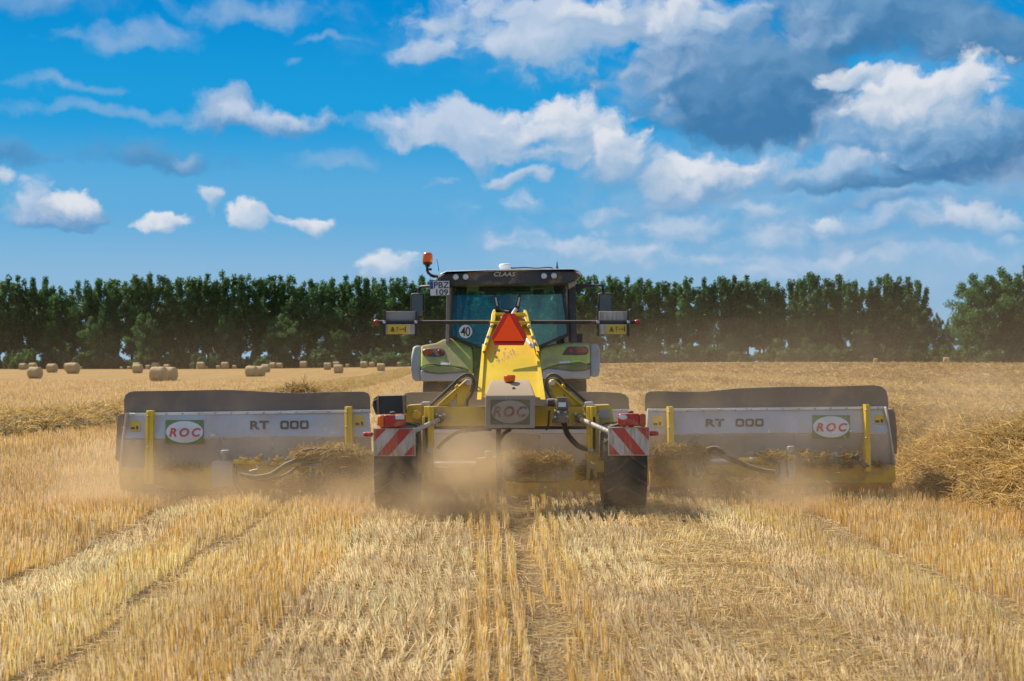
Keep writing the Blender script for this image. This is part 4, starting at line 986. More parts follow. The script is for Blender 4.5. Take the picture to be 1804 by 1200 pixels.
def wheel(parent, c, R, w, lugs=18, rimR=None, rimmat='white', lean=1):
    c = Vector(c); rimR = rimR or R * .56; h = w / 2
    b = MB(); b.lathe([(rimR, -h * .80), (R * .80, -h * 1.0), (R * .93, -h * .97), (R * .945, -h * .82), (R * .95, 0), (R * .945, h * .82), (R * .93, h * .97), (R * .80, h), (rimR, h * .80), (rimR * .97, 0), (rimR, -h * .8)], c, (1, 0, 0), 'tyre', 64)
    for s_ in (-1, 1):                                        # staggered chevron lugs
        for k in range(lugs):
            a0 = 2 * math.pi * (k + (.5 if s_ > 0 else 0)) / lugs
            V = []; m_ = 6
            for j in range(m_ + 1):
                f = j / m_; x = s_ * h * (-.06 + 1.04 * f); a = a0 + lean * (.62 * f - .12 * f * f) * (.30 / R) ** .5
                wd = (.050 - .012 * f) * (R / .53) ** .5 / R; top = R * (1.0 - .035 * max(0, f - .75) * 4); bot = R * .93 - (R * .06 if f > .9 else 0)
                for (da, rr) in ((-wd * .62, bot), (-wd * .42, top), (wd * .42, top), (wd * .62, bot)):
                    V.append(c + Vector((x, rr * math.cos(a + da), rr * math.sin(a + da))))
            F = []
            for j in range(m_):
                for q in range(3): F.append((j * 4 + q, j * 4 + q + 1, j * 4 + 4 + q + 1, j * 4 + 4 + q))
            F += [(0, 1, 2, 3), (m_ * 4 + 3, m_ * 4 + 2, m_ * 4 + 1, m_ * 4)]
            b.add(V, F, 'tyre')
    ty = b.build('wheel', parent, sharp=40)
    b = MB(); b.lathe([(rimR * 1.02, -h * .82), (rimR * .95, -h * .7), (rimR * .9, -h * .25), (rimR * .45, -h * .15), (rimR * .3, -h * .35), (.001, -h * .35)], c, (1, 0, 0), rimmat, 40)
    b.lathe([(rimR * 1.02, h * .82), (rimR * .95, h * .7), (rimR * .9, h * .25), (rimR * .45, h * .15), (rimR * .3, h * .35), (.001, h * .35)], c, (1, 0, 0), rimmat, 40)
    b.build('rim', ty); return ty
wheel(TR, (-1.02, 22.2, .95), .95, .66, 20); wheel(TR, (.80, 22.2, .95), .95, .66, 20)
wheel(TR, (-1.0, 25.0, .70), .70, .54, 18); wheel(TR, (.78, 25.0, .70), .70, .54, 18)

# ------------------------------------------------------------------ straw merger pulled by the tractor
MG = thing('straw_merger', 'wide yellow and grey straw merger pulled behind the green tractor across the stubble', 'hay merger', (-0.02, 16.7, 0))
# running gear
wheel(MG, (-1.335, 16.75, .515), .525, .50, 15, .27, 'yellow_dusty', 1)
wheel(MG, (1.305, 16.75, .515), .525, .50, 15, .27, 'yellow_dusty', 1)
for x in (-1.0, .97):
    b = MB(); b.box((x, 16.78, .80), (.10, .16, .62), 'yellow_dusty'); b.box((x * 1.08, 16.75, .52), (.14, .14, .14), 'yellow_dusty'); b.build('axle_stub', MG, bevel=.01)
# cross beam and end plates
b = MB()
b.rect(757, 716.5, 1052, 750, 16.90, .26, 'yellow_dusty')
b.px([(718, 714), (752, 711.5), (758, 714), (758, 750), (752, 757), (716, 757), (712, 735)], 16.86, .30, 'yellow_dusty')
b.px([(1046, 714), (1074, 713), (1078, 718), (1083, 752), (1046, 752)], 16.86, .30, 'yellow_dusty')
b.tube([W(758, 753.5, 16.95), W(1052, 753.5, 16.95)], .022, 'hose', 8)
b.lathe([(.001, -.03), (.055, -.03), (.06, -.015), (.06, .03), (.001, .03)], W(734, 731, 16.85), (0, 1, 0), 'yellow_dusty', 24)
b.px([(1054, 722), (1074, 721), (1076, 738), (1054, 738)], 16.85, .02, 'grey')
b.build('cross_beam', MG, bevel=.014)
# gooseneck
b = MB()
Dn = lambda y: 16.75 + (700 - y) / 152.0 * 1.75
b.px([(846, 700), (850, 640), (855, 612), (862, 585), (869, 558), (928, 556), (935, 583), (940, 611), (948, 640), (956, 700)], Dn, .20, 'yellow')
b.px([(840, 704), (850, 606), (854, 606), (848, 704)], lambda y: Dn(y) - .05, .32, 'yellow'); b.px([(952, 704), (943, 606), (947, 606), (961, 704)], lambda y: Dn(y) - .05, .32, 'yellow')
rw = random.Random(3)
for k in range(120):                                        # paint worn off round the old lettering
    x = rw.gauss(897, 13); y = rw.gauss(632, 12)
    if not (866 < x < 928 and 612 < y < 664): continue
    w_, h_ = rw.uniform(.5, 2.6), rw.uniform(1.0, 6.0) * (1.3 if y < 636 else .6)
    b.px([(x, y), (x + w_ * .6, y - .6), (x + w_, y + h_ * .4), (x + w_ * .7, y + h_), (x - .4, y + h_ * .7)], lambda y: Dn(y) - .003 - .0004 * (k % 7), .002, 'worn')
neck = b.build('gooseneck', MG, bevel=.02)
b = MB()
for pts in ([(849, 620), (855, 598), (864, 572), (866, 553), (869, 545), (872.5, 545), (874, 552), (873, 562), (866, 585), (859, 607), (855, 618)],
            [(945, 619), (939, 597), (930, 572), (924, 562), (922.5, 552), (923, 545), (926.5, 545), (930, 553), (935, 574), (943, 597), (950, 612), (951, 619)]):
    b.px(pts, lambda y: Dn(y) - .16, .40, 'yellow')
b.rect(872, 551, 890, 556, 18.25, .12, 'yellow'); b.rect(906, 551, 925, 556, 18.25, .12, 'yellow'); b.rect(863, 566, 935, 572, 18.1, .1, 'yellow')
for (xx, yy) in ((860, 594), (857, 606), (938, 594), (942, 606), (866, 575), (931, 575)): b.lathe([(.001, -.02), (.022, -.018), (.024, .01)], W(xx, yy, Dn(yy) - .17), (0, 1, 0), 'steel', 10)
b.tube([W(928, 598, 17.65), W(938, 612, 17.5)], .022, 'rail', 8)
b.build('side_plate', neck, bevel=.012)
b = MB()
for sg_ in (1, -1):
    q = lambda pts: [(894 + (x - 894) * sg_, y) for x, y in pts]
    b.px(q([(869.5, 521), (872, 519.5), (876, 520), (880.5, 541), (879.5, 545), (874.5, 545.5), (872.5, 542)]), 18.45, .1, 'black'); b.tube([W(*q([(873, 524)])[0], 18.44), W(*q([(876, 539)])[0], 18.44)], .012, 'steel', 6)
b.tube([W(877, 543, 18.5), W(884, 549, 18.5), W(896, 551, 18.5)], .03, 'hose', 8, True); b.tube([W(911, 543, 18.5), W(906, 549, 18.4), W(902, 556, 18.3)], .025, 'steel', 8, True); b.box(W(894, 549, 18.6), (.3, .12, .07), 'black')
b.build('hose_coupling', MG)
# warning triangle
b = MB(); b.px([(887.5, 552.5), (907.5, 552.5), (928.5, 593.5), (922.5, 608.5), (871.5, 608.5), (865.5, 593.5)], lambda y: 17.44 + (608.5 - y) / 56 * .30, .012, 'darkred'); tri = b.build('warning_triangle', MG, bevel=.002)
b = MB(); b.px([(897, 553.8), (923.8, 600.8), (869.6, 600.8)], lambda y: 17.434 + (608.5 - y) / 56 * .30, .008, 'fluor'); b.build('centre', tri)
# reflector bar and folded warning boards
b = MB(); b.tube([W(667, 567.6, 18.55), W(1118, 567.6, 18.55)], .026, 'black', 12); bar = b.build('marker_bar', MG)
for x in (662.5, 1122.5):
    b = MB(); b.lathe([(.001, -.03), (.022, -.03), (.034, -.015), (.036, .01), (.03, .028), (.001, .032)], W(x, 567.6, 18.55), (1, 0, 0), 'red', 20); b.build('marker_lamp', bar)
for (x0, x1, s0, s1, hs) in ((674, 736, 683, 717.5, 1), (1050.5, 1110, 1068.5, 1104, -1)):
    b = MB(); b.rect(x0 + 5, 548.5, x1 - 4, 564.5, 18.58, .05, 'grey' if hs > 0 else 'white_dirty'); b.rect(x0 + 5, 571, x1 - 4, 589, 18.53, .04, 'white_dirty'); bd = b.build('marker_board', MG, bevel=.006)
    b = MB()
    for xx in (x0 + .5, x1 - 5.5):
        b.px([(xx + 1, 547), (xx + 4, 547), (xx + 4.5, 592), (xx, 592)], 18.50, .09, 'black'); b.lathe([(.001, -.03), (.022, -.03), (.022, .02)], W(xx + 2.5, 567.5, 18.5), (0, 1, 0), 'steel', 10)
    b.build('board_bracket', bd, bevel=.004)
    b = MB(); b.px([(s0, 572.3), (s1, 572), (s1, 587.8), (s0, 588.2)], 18.523, .006, 'sticker')
    D_ = 18.519; q = (s1 - s0) / 34.0; X = lambda v: s0 + v * q
    b.px([(X(5), 584), (X(8), 575.5), (X(9), 575.5), (X(6.3), 584)], D_, .003, 'ink').px([(X(9), 575.5), (X(12.2), 584), (X(11), 584), (X(8.2), 576.5)], D_, .003, 'ink'); b.rect(X(5), 583.4, X(12), 584.4, D_, .003, 'ink')
    b.px(ellipse(X(8.6), 580.8, 1.5, 1.8, 12), D_ - .001, .003, 'ink'); b.rect(X(16), 576, X(17), 584, D_, .003, 'ink'); b.rect(X(16), 576, X(19), 577, D_, .003, 'ink')
    b.rect(X(20), 579.6, X(27), 580.6, D_, .003, 'ink'); b.px([(X(27), 578.3), (X(29), 580.1), (X(27), 581.9)], D_, .003, 'ink'); b.rect(X(29.6), 578, X(31.2), 584.5, D_, .003, 'ink'); b.px(ellipse(X(30.4), 576.7, 1.1, 1.2, 10), D_, .003, 'ink')
    b.build('pictogram_sticker', bd)
# diagonal arms with their hose loops
for L in (True, False):
    mxp = (lambda pts: pts) if L else (lambda pts: [(1797.5 - x, y) for x, y in pts][::-1])
    b = MB(); b.px(mxp([(768, 716), (778, 706), (821, 669.5), (827, 668), (831, 673), (828, 685), (818, 716), (803, 716), (804, 696), (789, 716)]), 17.0, .16, 'yellow')
    b.px(mxp([(800, 682), (806, 676), (808, 680), (803, 684)]), 16.96, .2, 'yellow'); b.px(mxp([(770, 713), (822, 667.5), (825.5, 669.5), (775, 714)]), 16.95, .26, 'yellow')
    b.lathe([(.001, -.1), (.035, -.1), (.035, .2), (.001, .2)], W(*(mxp([(825, 675)])[0]), 16.98), (0, 1, 0), 'steel', 16); a_ = b.build('lift_arm', MG, bevel=.012)
    b = MB()
    pts = [(757, 716), (770, 703), (795, 680), (807, 668), (819, 660), (829, 660.5), (835, 669), (836, 680), (831, 694), (824, 706), (823, 718)]
    for off, rr in ((0, .015), (3.2, .013)):
        b.tube([W(x if L else 1797.5 - x, y + off * (.3 if i > 5 else .9), 16.93 + .05 * off) for i, (x, y) in enumerate(pts)], rr, 'hose', 8, True)
    b.build('hydraulic_hose', MG)
# central cover
b = MB(); f0 = [W(855, 697.5, 16.25), W(942.5, 697.5, 16.25), W(942.5, 754.5, 16.25), W(855.5, 754.5, 16.25)]
t0 = [W(862.5, 676, 16.50), W(935, 675.5, 16.50)]
bk = [W(855, 697.5, 16.8), W(942.5, 697.5, 16.8), W(942.5, 754.5, 16.8), W(855.5, 754.5, 16.8)]; tb = [W(866, 674.5, 16.78), W(930, 674, 16.78)]
tk = [Vector((p.x, p.y, p.z + .035)) for p in tb]
V = f0 + t0 + bk + tk
b.add(V, [(0, 1, 2, 3), (0, 4, 5, 1), (4, 10, 11, 5), (0, 3, 9, 6), (0, 6, 10, 4), (1, 7, 8, 2), (1, 5, 11, 7), (6, 9, 8, 7), (6, 7, 11, 10), (3, 2, 8, 9)], 'boxgrey')
cv = b.build('gearbox_cover', MG, bevel=.012)
b = MB(); b.lathe([(.001, -.004), (.018, -.003), (.018, .012)], W(905, 684.5, 16.39), (0, 1, -.6), 'black', 14); b.build('bolt_hole', cv)
b = MB(); b.lathe([(.058, -.02), (.068, 0), (.070, .045), (.060, .058), (.001, .062)], W(897.5, 669.5, 16.58), (0, 0, 1), 'orange', 28); b.build('beacon_cap', cv)
b = MB(); b.rect(864, 704, 933.5, 748, 16.244, .006, 'emblem_green_faded_shade'); b.px(ellipse(899, 725.5, 33, 20), 16.238, .006, 'emblem_faded_shade'); em = b.build('emblem', cv)
b = MB(); lettering(b, 'ROC', 868.5, 715.5, 928.5, 734.5, 16.236, 'letter_faded_shade', shear=.2, offset=.035, spacing=1.25); b.build('lettering', em)
# warning panels, lamps, marker knobs
for L in (True, False):
    x0, x1, y0, y1 = (658.5, 731.5, 755, 803) if L else (1072, 1143.5, 753, 802)
    Dp = 16.10
    b = MB(); b.rect(x0 - .6, y0 - .6, x1 + .6, y1 + .6, Dp, .03, 'steel'); b.rect(x0, y0, x1, y1, Dp - .004, .01, 'white_dirty')
    b.box(W((x0 + x1) / 2, y0 + 10, Dp + .18), (.1, .25, .08), 'black'); pn = b.build('warning_panel', MG, bevel=.002)
    b = MB(); w_, h_ = x1 - x0, y1 - y0
    P = lambda fx, fy: (x0 + w_ * (fx if L else 1 - fx), y0 + h_ * fy)
    for tri_ in ([(0.01, .02), (.30, .02), (0.01, .47)], [(.08, .98), (.62, .02), (.94, .02), (.38, .98)], [(.72, .98), (.98, .58), (.98, .98)]):
        pts = [P(*q) for q in tri_]; b.px(pts, Dp - .008, .006, 'red_film')
    b.build('red_stripe', pn)
    lx0, lx1, ly0, ly1 = (664.5, 714.5, 730, 753) if L else (1088.5, 1138, 728, 751.5)
    c = (W(lx0, ly0, 16.12) + W(lx1, ly1, 16.12)) / 2; sx = (lx1 - lx0) * 16.12 / K; sz = (ly1 - ly0) * 16.12 / K
    b = MB(); b.box(c + Vector((0, .09, 0)), (sx * .92, .10, sz * .92), 'black'); b.box(c + Vector((0, .16, -.05)), (.06, .1, .3), 'black'); lh = b.build('lamp_cluster', MG, bevel=.015)
    s_ = -1 if L else 1
    b = MB(); b.px([(lx0 + 12, ly0 + 1), (lx1 - .5, ly0 + .5), (lx1, ly1 - 1), (lx0 + 12, ly1)] if L else [(lx0 + 1, ly0 + 3), (lx0 + 5, ly0 + .5), (lx1 - 12, ly0 + .5), (lx1 - 12, ly1 - .5), (lx0 + 5, ly1 - .5), (lx0, ly1 - 5)], 16.06, .11, 'red'); b.build('red_lens', lh, bevel=.018, seg=3)
    b = MB(); b.px([(lx0, ly0 + 7), (lx0 + 3, ly0 + 2), (lx0 + 12, ly0 + 1), (lx0 + 12, ly1), (lx0 + 4, ly1 - .5), (lx0 + .5, ly1 - 6)] if L else [(lx1 - 12, ly0 + .5), (lx1 - 2, ly0 + .5), (lx1, ly0 + 4), (lx1, ly1 - 4), (lx1 - 2, ly1), (lx1 - 12, ly1)], 16.058, .11, 'orange' if L else 'orange_dark'); b.build('indicator_lens', lh, bevel=.02, seg=3)  # left bright, right dark: sunlight from the left put into the lens colour
    b = MB(); b.px([(lx0 + 32, ly0 + 2), (lx1 - 2, ly0 + 2), (lx1 - 2, ly0 + 9), (lx0 + 32, ly0 + 9)] if L else ellipse(lx0 + 9, ly0 + 7, 7.5, 4.5, 20), 16.055, .03, 'white'); b.build('reflector', lh, bevel=.004)
    b = MB(); mxx = 648.5 if L else 1151.5
    b.lathe([(.001, -.055), (.02, -.05), (.027, -.03), (.027, .05), (.001, .05)], W(mxx, 765 if L else 763.5, 16.14), (1 if L else -1, 0, 0), 'red', 18); b.tube([W(mxx + (4 if L else -4), 764.5, 16.14), W(x0 + 4 if L else x1 - 4, 764.5, 16.14)], .010, 'black', 6); b.build('side_marker', MG)
b = MB(); b.px([(658, 703), (664, 697.5), (712, 696.5), (713, 729), (662, 730.5), (657.5, 718)], 16.5, .35, 'black'); b.px([(664, 697.5), (667, 697), (668, 730), (664, 730)], 16.47, .05, 'rubber'); b.px([(709, 696.5), (713, 696.5), (713.5, 730), (710, 730)], 16.47, .05, 'rubber'); b.tube([W(663, 727, 16.45), W(658.5, 716, 16.45), W(659, 707, 16.45), W(666, 704, 16.45)], .012, 'hose', 6, True); b.build('document_box', MG, bevel=.02)
# diagonal stays, drop legs
for L in (True, False):
    b = MB()
    a0, a1 = (W(775, 738.5, 16.82), W(722, 763, 16.30)) if L else (W(1021, 738, 16.82), W(1078, 763, 16.30))
    b.tube([a0, a1], .029, 'white_dirty', 12); b.ball(a0, .05, 'hose', 10)
    for dx, dz in ((-.05, .05), (.05, .05), (-.05, -.06)): b.ball(a0 + Vector((dx, .03, dz)), .028, 'steel', 8)
    b.build('stay_rod', MG)
    b = MB(); x = 756 if L else 1042.5
    b.px([(x - 9, 716), (x + 8, 716), (x + 8, 788), (x + 3, 796), (x - 6, 796), (x - 8, 788)], 16.70, .12, 'yellow'); b.px([(x - 2, 716), (x + 2, 716), (x + 2, 796), (x - 2, 796)], 16.64, .07, 'yellow')
    b.px([(x - 8, 800), (x - 1, 790), (x + 7, 800), (x + 11, 842), (x + 4, 842), (x, 815), (x - 3, 845), (x - 9, 845)], 16.74, .09, 'yellow_dusty'); b.px([(x + (5 if L else -30), 822), (x + (40 if L else 26), 824), (x + (40 if L else 26), 846), (x + (5 if L else -30), 846)], 16.95, .15, 'yellow_dusty')
    b.lathe([(.001, -.05), (.03, -.05), (.03, .06), (.001, .06)], W(x, 793, 16.66), (0, 1, 0), 'steel', 14); b.box(W(x - 5, 713, 16.9), (.10, .2, .07), 'steel'); b.build('drop_leg', MG, bevel=.01)
# valve block
b = MB(); b.lathe([(.001, .075), (.069, .075), (.072, .06), (.072, -.065), (.06, -.08), (.001, -.08)], W(990.5, 711, 16.62), (0, 0, 1), 'greasy', 28); vf = b.build('oil_filter', MG)
b = MB(); b.px([(984, 709), (997, 709), (997, 717), (984, 717)], 16.545, .02, 'white'); b.build('sticker', vf)
b = MB()
b.box(W(989, 731, 16.62), (.17, .16, .10), 'greasy'); b.box(W(988, 741, 16.6), (.2, .14, .05), 'greasy'); b.lathe([(.001, -.07), (.04, -.07), (.04, .07), (.001, .07)], W(971, 709, 16.7), (1, 0, 0), 'steel', 16)
for k in range(6): b.lathe([(.046, -.006), (.052, 0), (.046, .006)], W(966 + k * 2, 709, 16.7), (1, 0, 0), 'hose', 16)
b.tube([W(968, 722, 16.55), W(967, 735, 16.52), W(966, 748, 16.52), W(962, 758, 16.52)], .014, 'hose', 6, True); b.tube([W(993, 744, 16.6), W(1000, 765, 16.75), (W(1018, 785, 16.8)), W(1036, 791, 16.75)], .035, 'hose', 8, True)
for (xx, yy) in ((978, 724), (984, 727), (996, 726), (999, 734), (978, 735)): b.tube([W(xx, yy, 16.5), W(xx, yy, 16.62)], .016, 'steel', 8)
b.build('valve_block', MG, bevel=.006)
# central hose post
b = MB(); b.tube([W(878.5, 755, 16.85), W(878.5, 800, 16.85), W(879, 862, 16.9)], .030, 'hose', 8)
b.tube([W(866, 756, 16.85), W(840, 757, 16.85), W(808, 761, 16.85), W(782, 778, 16.85), W(772, 790, 16.85)], .022, 'hose', 8, True); b.tube([W(900, 756, 16.85), W(888, 764, 16.85), W(880, 778, 16.85), W(879, 800, 16.85)], .022, 'hose', 8, True)
b.tube([W(884, 800, 16.8), W(883, 840, 16.8)], .012, 'hose', 6); b.tube([W(886, 822, 16.78), W(892, 845, 16.8)], .012, 'steel', 6); b.build('hose_bundle', MG)

# ---- rake units (left, centre, right)
def unit(flap, rail, up, low, side_l, side_r, beam, Dr, Df_, Dl, posts, emblem, words, stickers, lowers, wtilt=0.0, name='rake_unit'):
    Dup = lambda y: Df_ + max(0.0, (fold - y)) / 45.0 * (Dr - Df_)
    fold = up[2][1]
    b = MB()
    b.px(up, lambda y: Dup(y), .05, 'plate')
    b.px(low, lambda y: Df_ + .004 + max(0.0, y - fold) / 55.0 * (Dl - Df_), .05, 'panel')
    for sd in (side_l, side_r):
        if sd: b.px(sd, Df_ - .012, 1.0, 'panel')
    b.px(beam, Dl - .12, .28, 'yellow_dusty')
    x0 = min(p[0] for p in beam); x1 = max(p[0] for p in beam); yb = max(p[1] for p in beam)
    b.rect(x0 + 6, yb - 4, x1 - 6, yb + 12, Dl + .25, .9, 'rubber')
    u = b.build(name, MG, bevel=.010)
    for k in range(1, 5):
        f = k / 5; xx = low[0][0] + (low[1][0] - low[0][0]) * f; x2 = low[3][0] + (low[2][0] - low[3][0]) * f
        s2 = MB(); s2.px([(xx - .7, fold + 1.5), (xx + .7, fold + 1.5), (x2 + .7, low[2][1] - 1), (x2 - .7, low[2][1] - 1)], lambda y: Df_ - .002 + max(0.0, y - fold) / 55.0 * (Dl - Df_), .02, 'panel')
        for yy in (fold + 5, fold + 22, fold + 40): s2.lathe([(.001, -.012), (.011, -.010), (.013, .004)], W(xx + 3, yy, Df_ + (yy - fold) / 55 * (Dl - Df_)), (0, 1, 0), 'steel', 8)
        s2.build('seam_strip', u)
    b = MB(); b.px(flap, Dr + .10, .022, 'rubber')
    fl = b.build('rubber_flap', u, bevel=.006)
    b = MB(); b.px(rail, Dr - .03, .10, 'rail')
    (rx0, ry0), (rx1, ry1) = rail[0], rail[1]; n = max(3, int((rx1 - rx0) / 28))
    for k in range(n): f = (k + .5) / n; b.lathe([(.001, -.018), (.012, -.016), (.014, .004)], W(rx0 + (rx1 - rx0) * f, ry0 + (ry1 - ry0) * f + 2.4, Dr - .03), (0, 1, 0), 'steel', 8)
    b.build('top_rail', u, bevel=.004)
    for (xa, xb, ya, yb2, k) in posts:
        b = MB(); tilt_ = (-3 if k < 0 else 0)
        b.px([(xa, ya), (xb, ya), (xb + (2 if k > 0 else 1), yb2), (xa + tilt_, yb2)], lambda y: min(Dup(y), 99) - .13, .11, 'yellow'); b.px([(xa + 2, ya + 2), (xa + 4.2, ya + 2), (xa + 4.2 + tilt_ * .8, yb2 - 2), (xa + 1.8 + tilt_ * .8, yb2 - 2)], lambda y: Dup(y) - .165, .05, 'yellow')
        for yy in (ya + 10, (ya + yb2) / 2): b.lathe([(.001, -.02), (.014, -.018), (.016, .01)], W(xa + 3, yy, Dup(yy) - .165), (0, 1, 0), 'steel', 8)
        b.build('post', u, bevel=.007)
    if emblem:
        x0, y0, x1, y1 = emblem
        b = MB(); b.bent([(x0, y0), (x1, y0), (x1, y1), (x0, y1)], lambda y: Dup(y) - .010, .009, 'emblem_green', fold - .3); b.bent(ellipse((x0 + x1) / 2, (y0 + y1) / 2, (x1 - x0) * .485, (y1 - y0) * .46), lambda y: Dup(y) - .016, .008, 'emblem_white', fold - .3); e = b.build('emblem', u)
        b = MB(); h_ = y1 - y0; lettering(b, 'ROC', x0 + (x1 - x0) * .10, y0 + h_ * .33, x1 - (x1 - x0) * .07, y0 + h_ * .70, lambda y: Dup(y) - .020, 'letter_red', shear=.2, offset=.03, spacing=1.35); b.build('emblem_lettering', u)
    if words:
        x0, y0, x1, y1 = words; f1 = x0 + (x1 - x0) * .32; f2 = x0 + (x1 - x0) * .50
        b = MB(); Dw = lambda y: Dup(y) - .004
        lettering(b, 'RT', x0, y0, f1, y1, Dw, 'letter_brown', offset=.034, tilt=wtilt * .3, spacing=1.1)
        k = (x1 - f2) / 3
        for j in range(3):                                     # squared zeros
            a0, a1 = f2 + k * j + k * .06, f2 + k * (j + 1) - k * .06; yt, yb3 = y0 + wtilt * (.5 + .17 * j), y1 + wtilt * (.5 + .17 * j); w_ = k * .21; hh = (yb3 - yt) * .23
            nn = 28; rr_ = lambda A0, A1, Y0, Y1: [((A0 + A1) / 2 + (A1 - A0) / 2 * math.copysign(abs(math.cos(t)) ** .42, math.cos(t)), (Y0 + Y1) / 2 - (Y1 - Y0) / 2 * math.copysign(abs(math.sin(t)) ** .42, math.sin(t))) for t in [2 * math.pi * q / nn for q in range(nn)]]
            outer = rr_(a0, a1, yt, yb3); inner = rr_(a0 + w_, a1 - w_, yt + hh, yb3 - hh)
            V = [W(x, y, Dup(y) - .004) - Vector((0, .004, 0)) for x, y in outer + inner]
            b.add(V, [(i, (i + 1) % nn, nn + (i + 1) % nn, nn + i) for i in range(nn)], 'letter_brown')
        b.build('lettering', u)
    for (x0, y0, x1, y1) in stickers:
        b = MB(); b.rect(x0, y0, x1, y1, lambda y: Dup(y) - .006, .008, 'sticker'); b.rect(x0 + 2, y0 + (y1 - y0) * .62, x0 + (x1 - x0) * .5, y1 - 2.5, lambda y: Dup(y) - .008, .006, 'ink'); b.rect(x0 + (x1 - x0) * .62, y0 + (y1 - y0) * .5, x1 - 3, y1 - 2.5, lambda y: Dup(y) - .008, .006, 'ink'); b.build('warning_sticker', u)
    return u
uL = unit([(219, 734), (218.5, 704), (221, 696), (227, 691), (236, 689), (290, 688.5), (345, 687.5), (385, 686.5), (410, 687), (450, 689), (490, 691.5), (530, 692.5), (575, 690.8), (620, 689.8), (641, 690), (649, 693), (652, 700), (652.5, 728)],
          [(222, 728), (651, 721.5), (651, 726.5), (222, 733)],
          [(222, 730), (650, 724), (654, 768.5), (214, 773)], [(214, 773.6), (654, 769), (655, 821), (211, 823)],
          [(221, 728), (224, 728), (214, 823), (209.5, 823)], None, [(209.5, 823), (655, 822), (655, 861), (213, 864)], 18.24, 18.10, 18.24,
          [(257.5, 269.5, 723.5, 852, -1), (607.5, 619.5, 716.5, 788, 1)], (292, 740, 359, 782), (441, 741.5, 545, 756.5), [(229, 741.5, 247, 759), (624, 733.5, 643, 751.5)], None, wtilt=-1.0)
uR = unit([(1136, 724), (1136, 700), (1138, 693), (1144, 689.5), (1160, 688.7), (1200, 690), (1240, 690), (1265, 687.5), (1300, 684), (1350, 682.3), (1400, 681), (1450, 681.3), (1500, 679.5), (1540, 678.5), (1553, 681), (1561, 688), (1564, 699), (1565, 722)],
          [(1141, 720.5), (1561, 716), (1561, 720.5), (1141, 725)],
          [(1140, 722), (1562, 717.5), (1570, 763), (1139, 765)], [(1139, 765.5), (1570, 763.6), (1577, 819), (1138, 821)],
          None, [(1560, 717), (1563, 717), (1578.5, 819), (1574.5, 819)], [(1138, 820), (1576, 818.5), (1577.5, 845), (1574, 851), (1138, 854)], 18.24, 18.10, 18.24,
          [(1175.5, 1186, 716.5, 791, 1), (1522.5, 1532, 712.5, 831, 1)], (1431, 731.5, 1497, 772.5), (1243, 738, 1346, 751.5), [(1149, 734, 1167.5, 752), (1539.5, 729.5, 1558, 747)], None, wtilt=-.6)
uC = unit([(705, 725), (706, 700), (713, 693), (724, 691), (800, 690.5), (900, 690), (1000, 690.5), (1060, 690.2), (1092, 692), (1102, 695.5), (1107.5, 702), (1109, 722)],
          [(707, 721.5), (1108, 721), (1108, 725.5), (707, 726)], [(707, 724), (1107, 723.5), (1110, 764), (704, 764)], [(704, 764.5), (1110, 764.5), (1111, 842), (703, 842)],
          None, None, [(703, 842), (1111, 842), (1111, 872), (703, 872)], 18.62, 18.5, 18.58, [], None, None, [(1086, 735, 1098, 747)], None)
# side guards of rubber
for pu, pts in ((uL, [(206.5, 733), (212, 729), (219, 729), (219, 760), (213, 812), (206, 813), (203.5, 806), (205, 770)]), (uR, [(1563, 721), (1573, 720), (1577, 727), (1580, 755), (1580, 800), (1574, 800), (1570, 770)])):
    b = MB(); b.px(pts, 18.35, .95, 'rubber'); b.build('side_guard', pu, bevel=.012)
# gear on the lower beams
b = MB(); b.px([(373, 815), (381, 811.5), (405, 811.5), (411, 815), (411, 858), (373, 858)], 17.86, .24, 'grey'); b.lathe([(.001, .075), (.05, .075), (.058, .06), (.055, .01), (.03, -.03), (.03, -.06), (.001, -.06)], W(397.5, 803, 17.9), (0, 0, 1), 'grey', 20); b.build('bearing_box', uL, bevel=.01)
b = MB(); b.tube([W(412, 813, 17.9), W(470, 816, 17.9)], .035, 'yellow', 10); b.tube([W(470, 816, 17.9), W(525, 817, 17.9)], .028, 'yellow', 10); b.tube([W(466, 815.5, 17.88), W(474, 816, 17.88)], .04, 'steel', 10); b.tube([W(475, 806, 17.88), W(476, 816, 17.88)], .02, 'steel', 8)
b.px([(505, 835), (655, 832), (655, 862), (500, 862)], 17.95, .12, 'yellow_dusty'); b.rect(544, 840, 547, 862, 17.92, .05, 'yellow_dusty'); b.px([(408, 816), (500, 824), (560, 834), (560, 846), (412, 850)], 17.98, .1, 'yellow_dusty')
b.tube([W(497, 870, 17.85), W(575, 868, 17.85)], .016, 'steel', 8); b.build('swing_linkage', uL, bevel=.006)
b = MB()
for pts, r in (([(412, 826), (413, 845), (420, 862), (432, 874)], .018), ([(418, 820), (416, 838), (424, 856)], .014), ([(424, 836), (450, 840), (478, 835), (505, 818), (535, 808), (558, 810)], .026), ([(430, 838), (460, 846), (500, 838), (530, 820), (570, 812)], .018), ([(520, 804), (535, 794), (565, 791), (600, 795)], .016), ([(452, 820), (456, 826), (448, 828), (440, 830)], .012), ([(548, 822), (547, 836), (545, 846)], .012), ([(560, 828), (556, 842), (565, 850), (570, 836)], .012)):
    b = MB(); b.tube([W(x, y, 17.60) for x, y in pts], r, 'hose' if r > .013 else 'steel', 8, True); b.build('hydraulic_hose', uL)
b = MB(); b.px([(1368, 806), (1374, 800), (1395, 799), (1402, 806), (1402, 850), (1368, 850)], 17.88, .22, 'grey'); b.lathe([(.001, .06), (.045, .06), (.05, .04), (.04, -.05), (.001, -.05)], W(1393, 794, 17.92), (0, 0, 1), 'grey', 18); b.build('bearing_box', uR, bevel=.01)
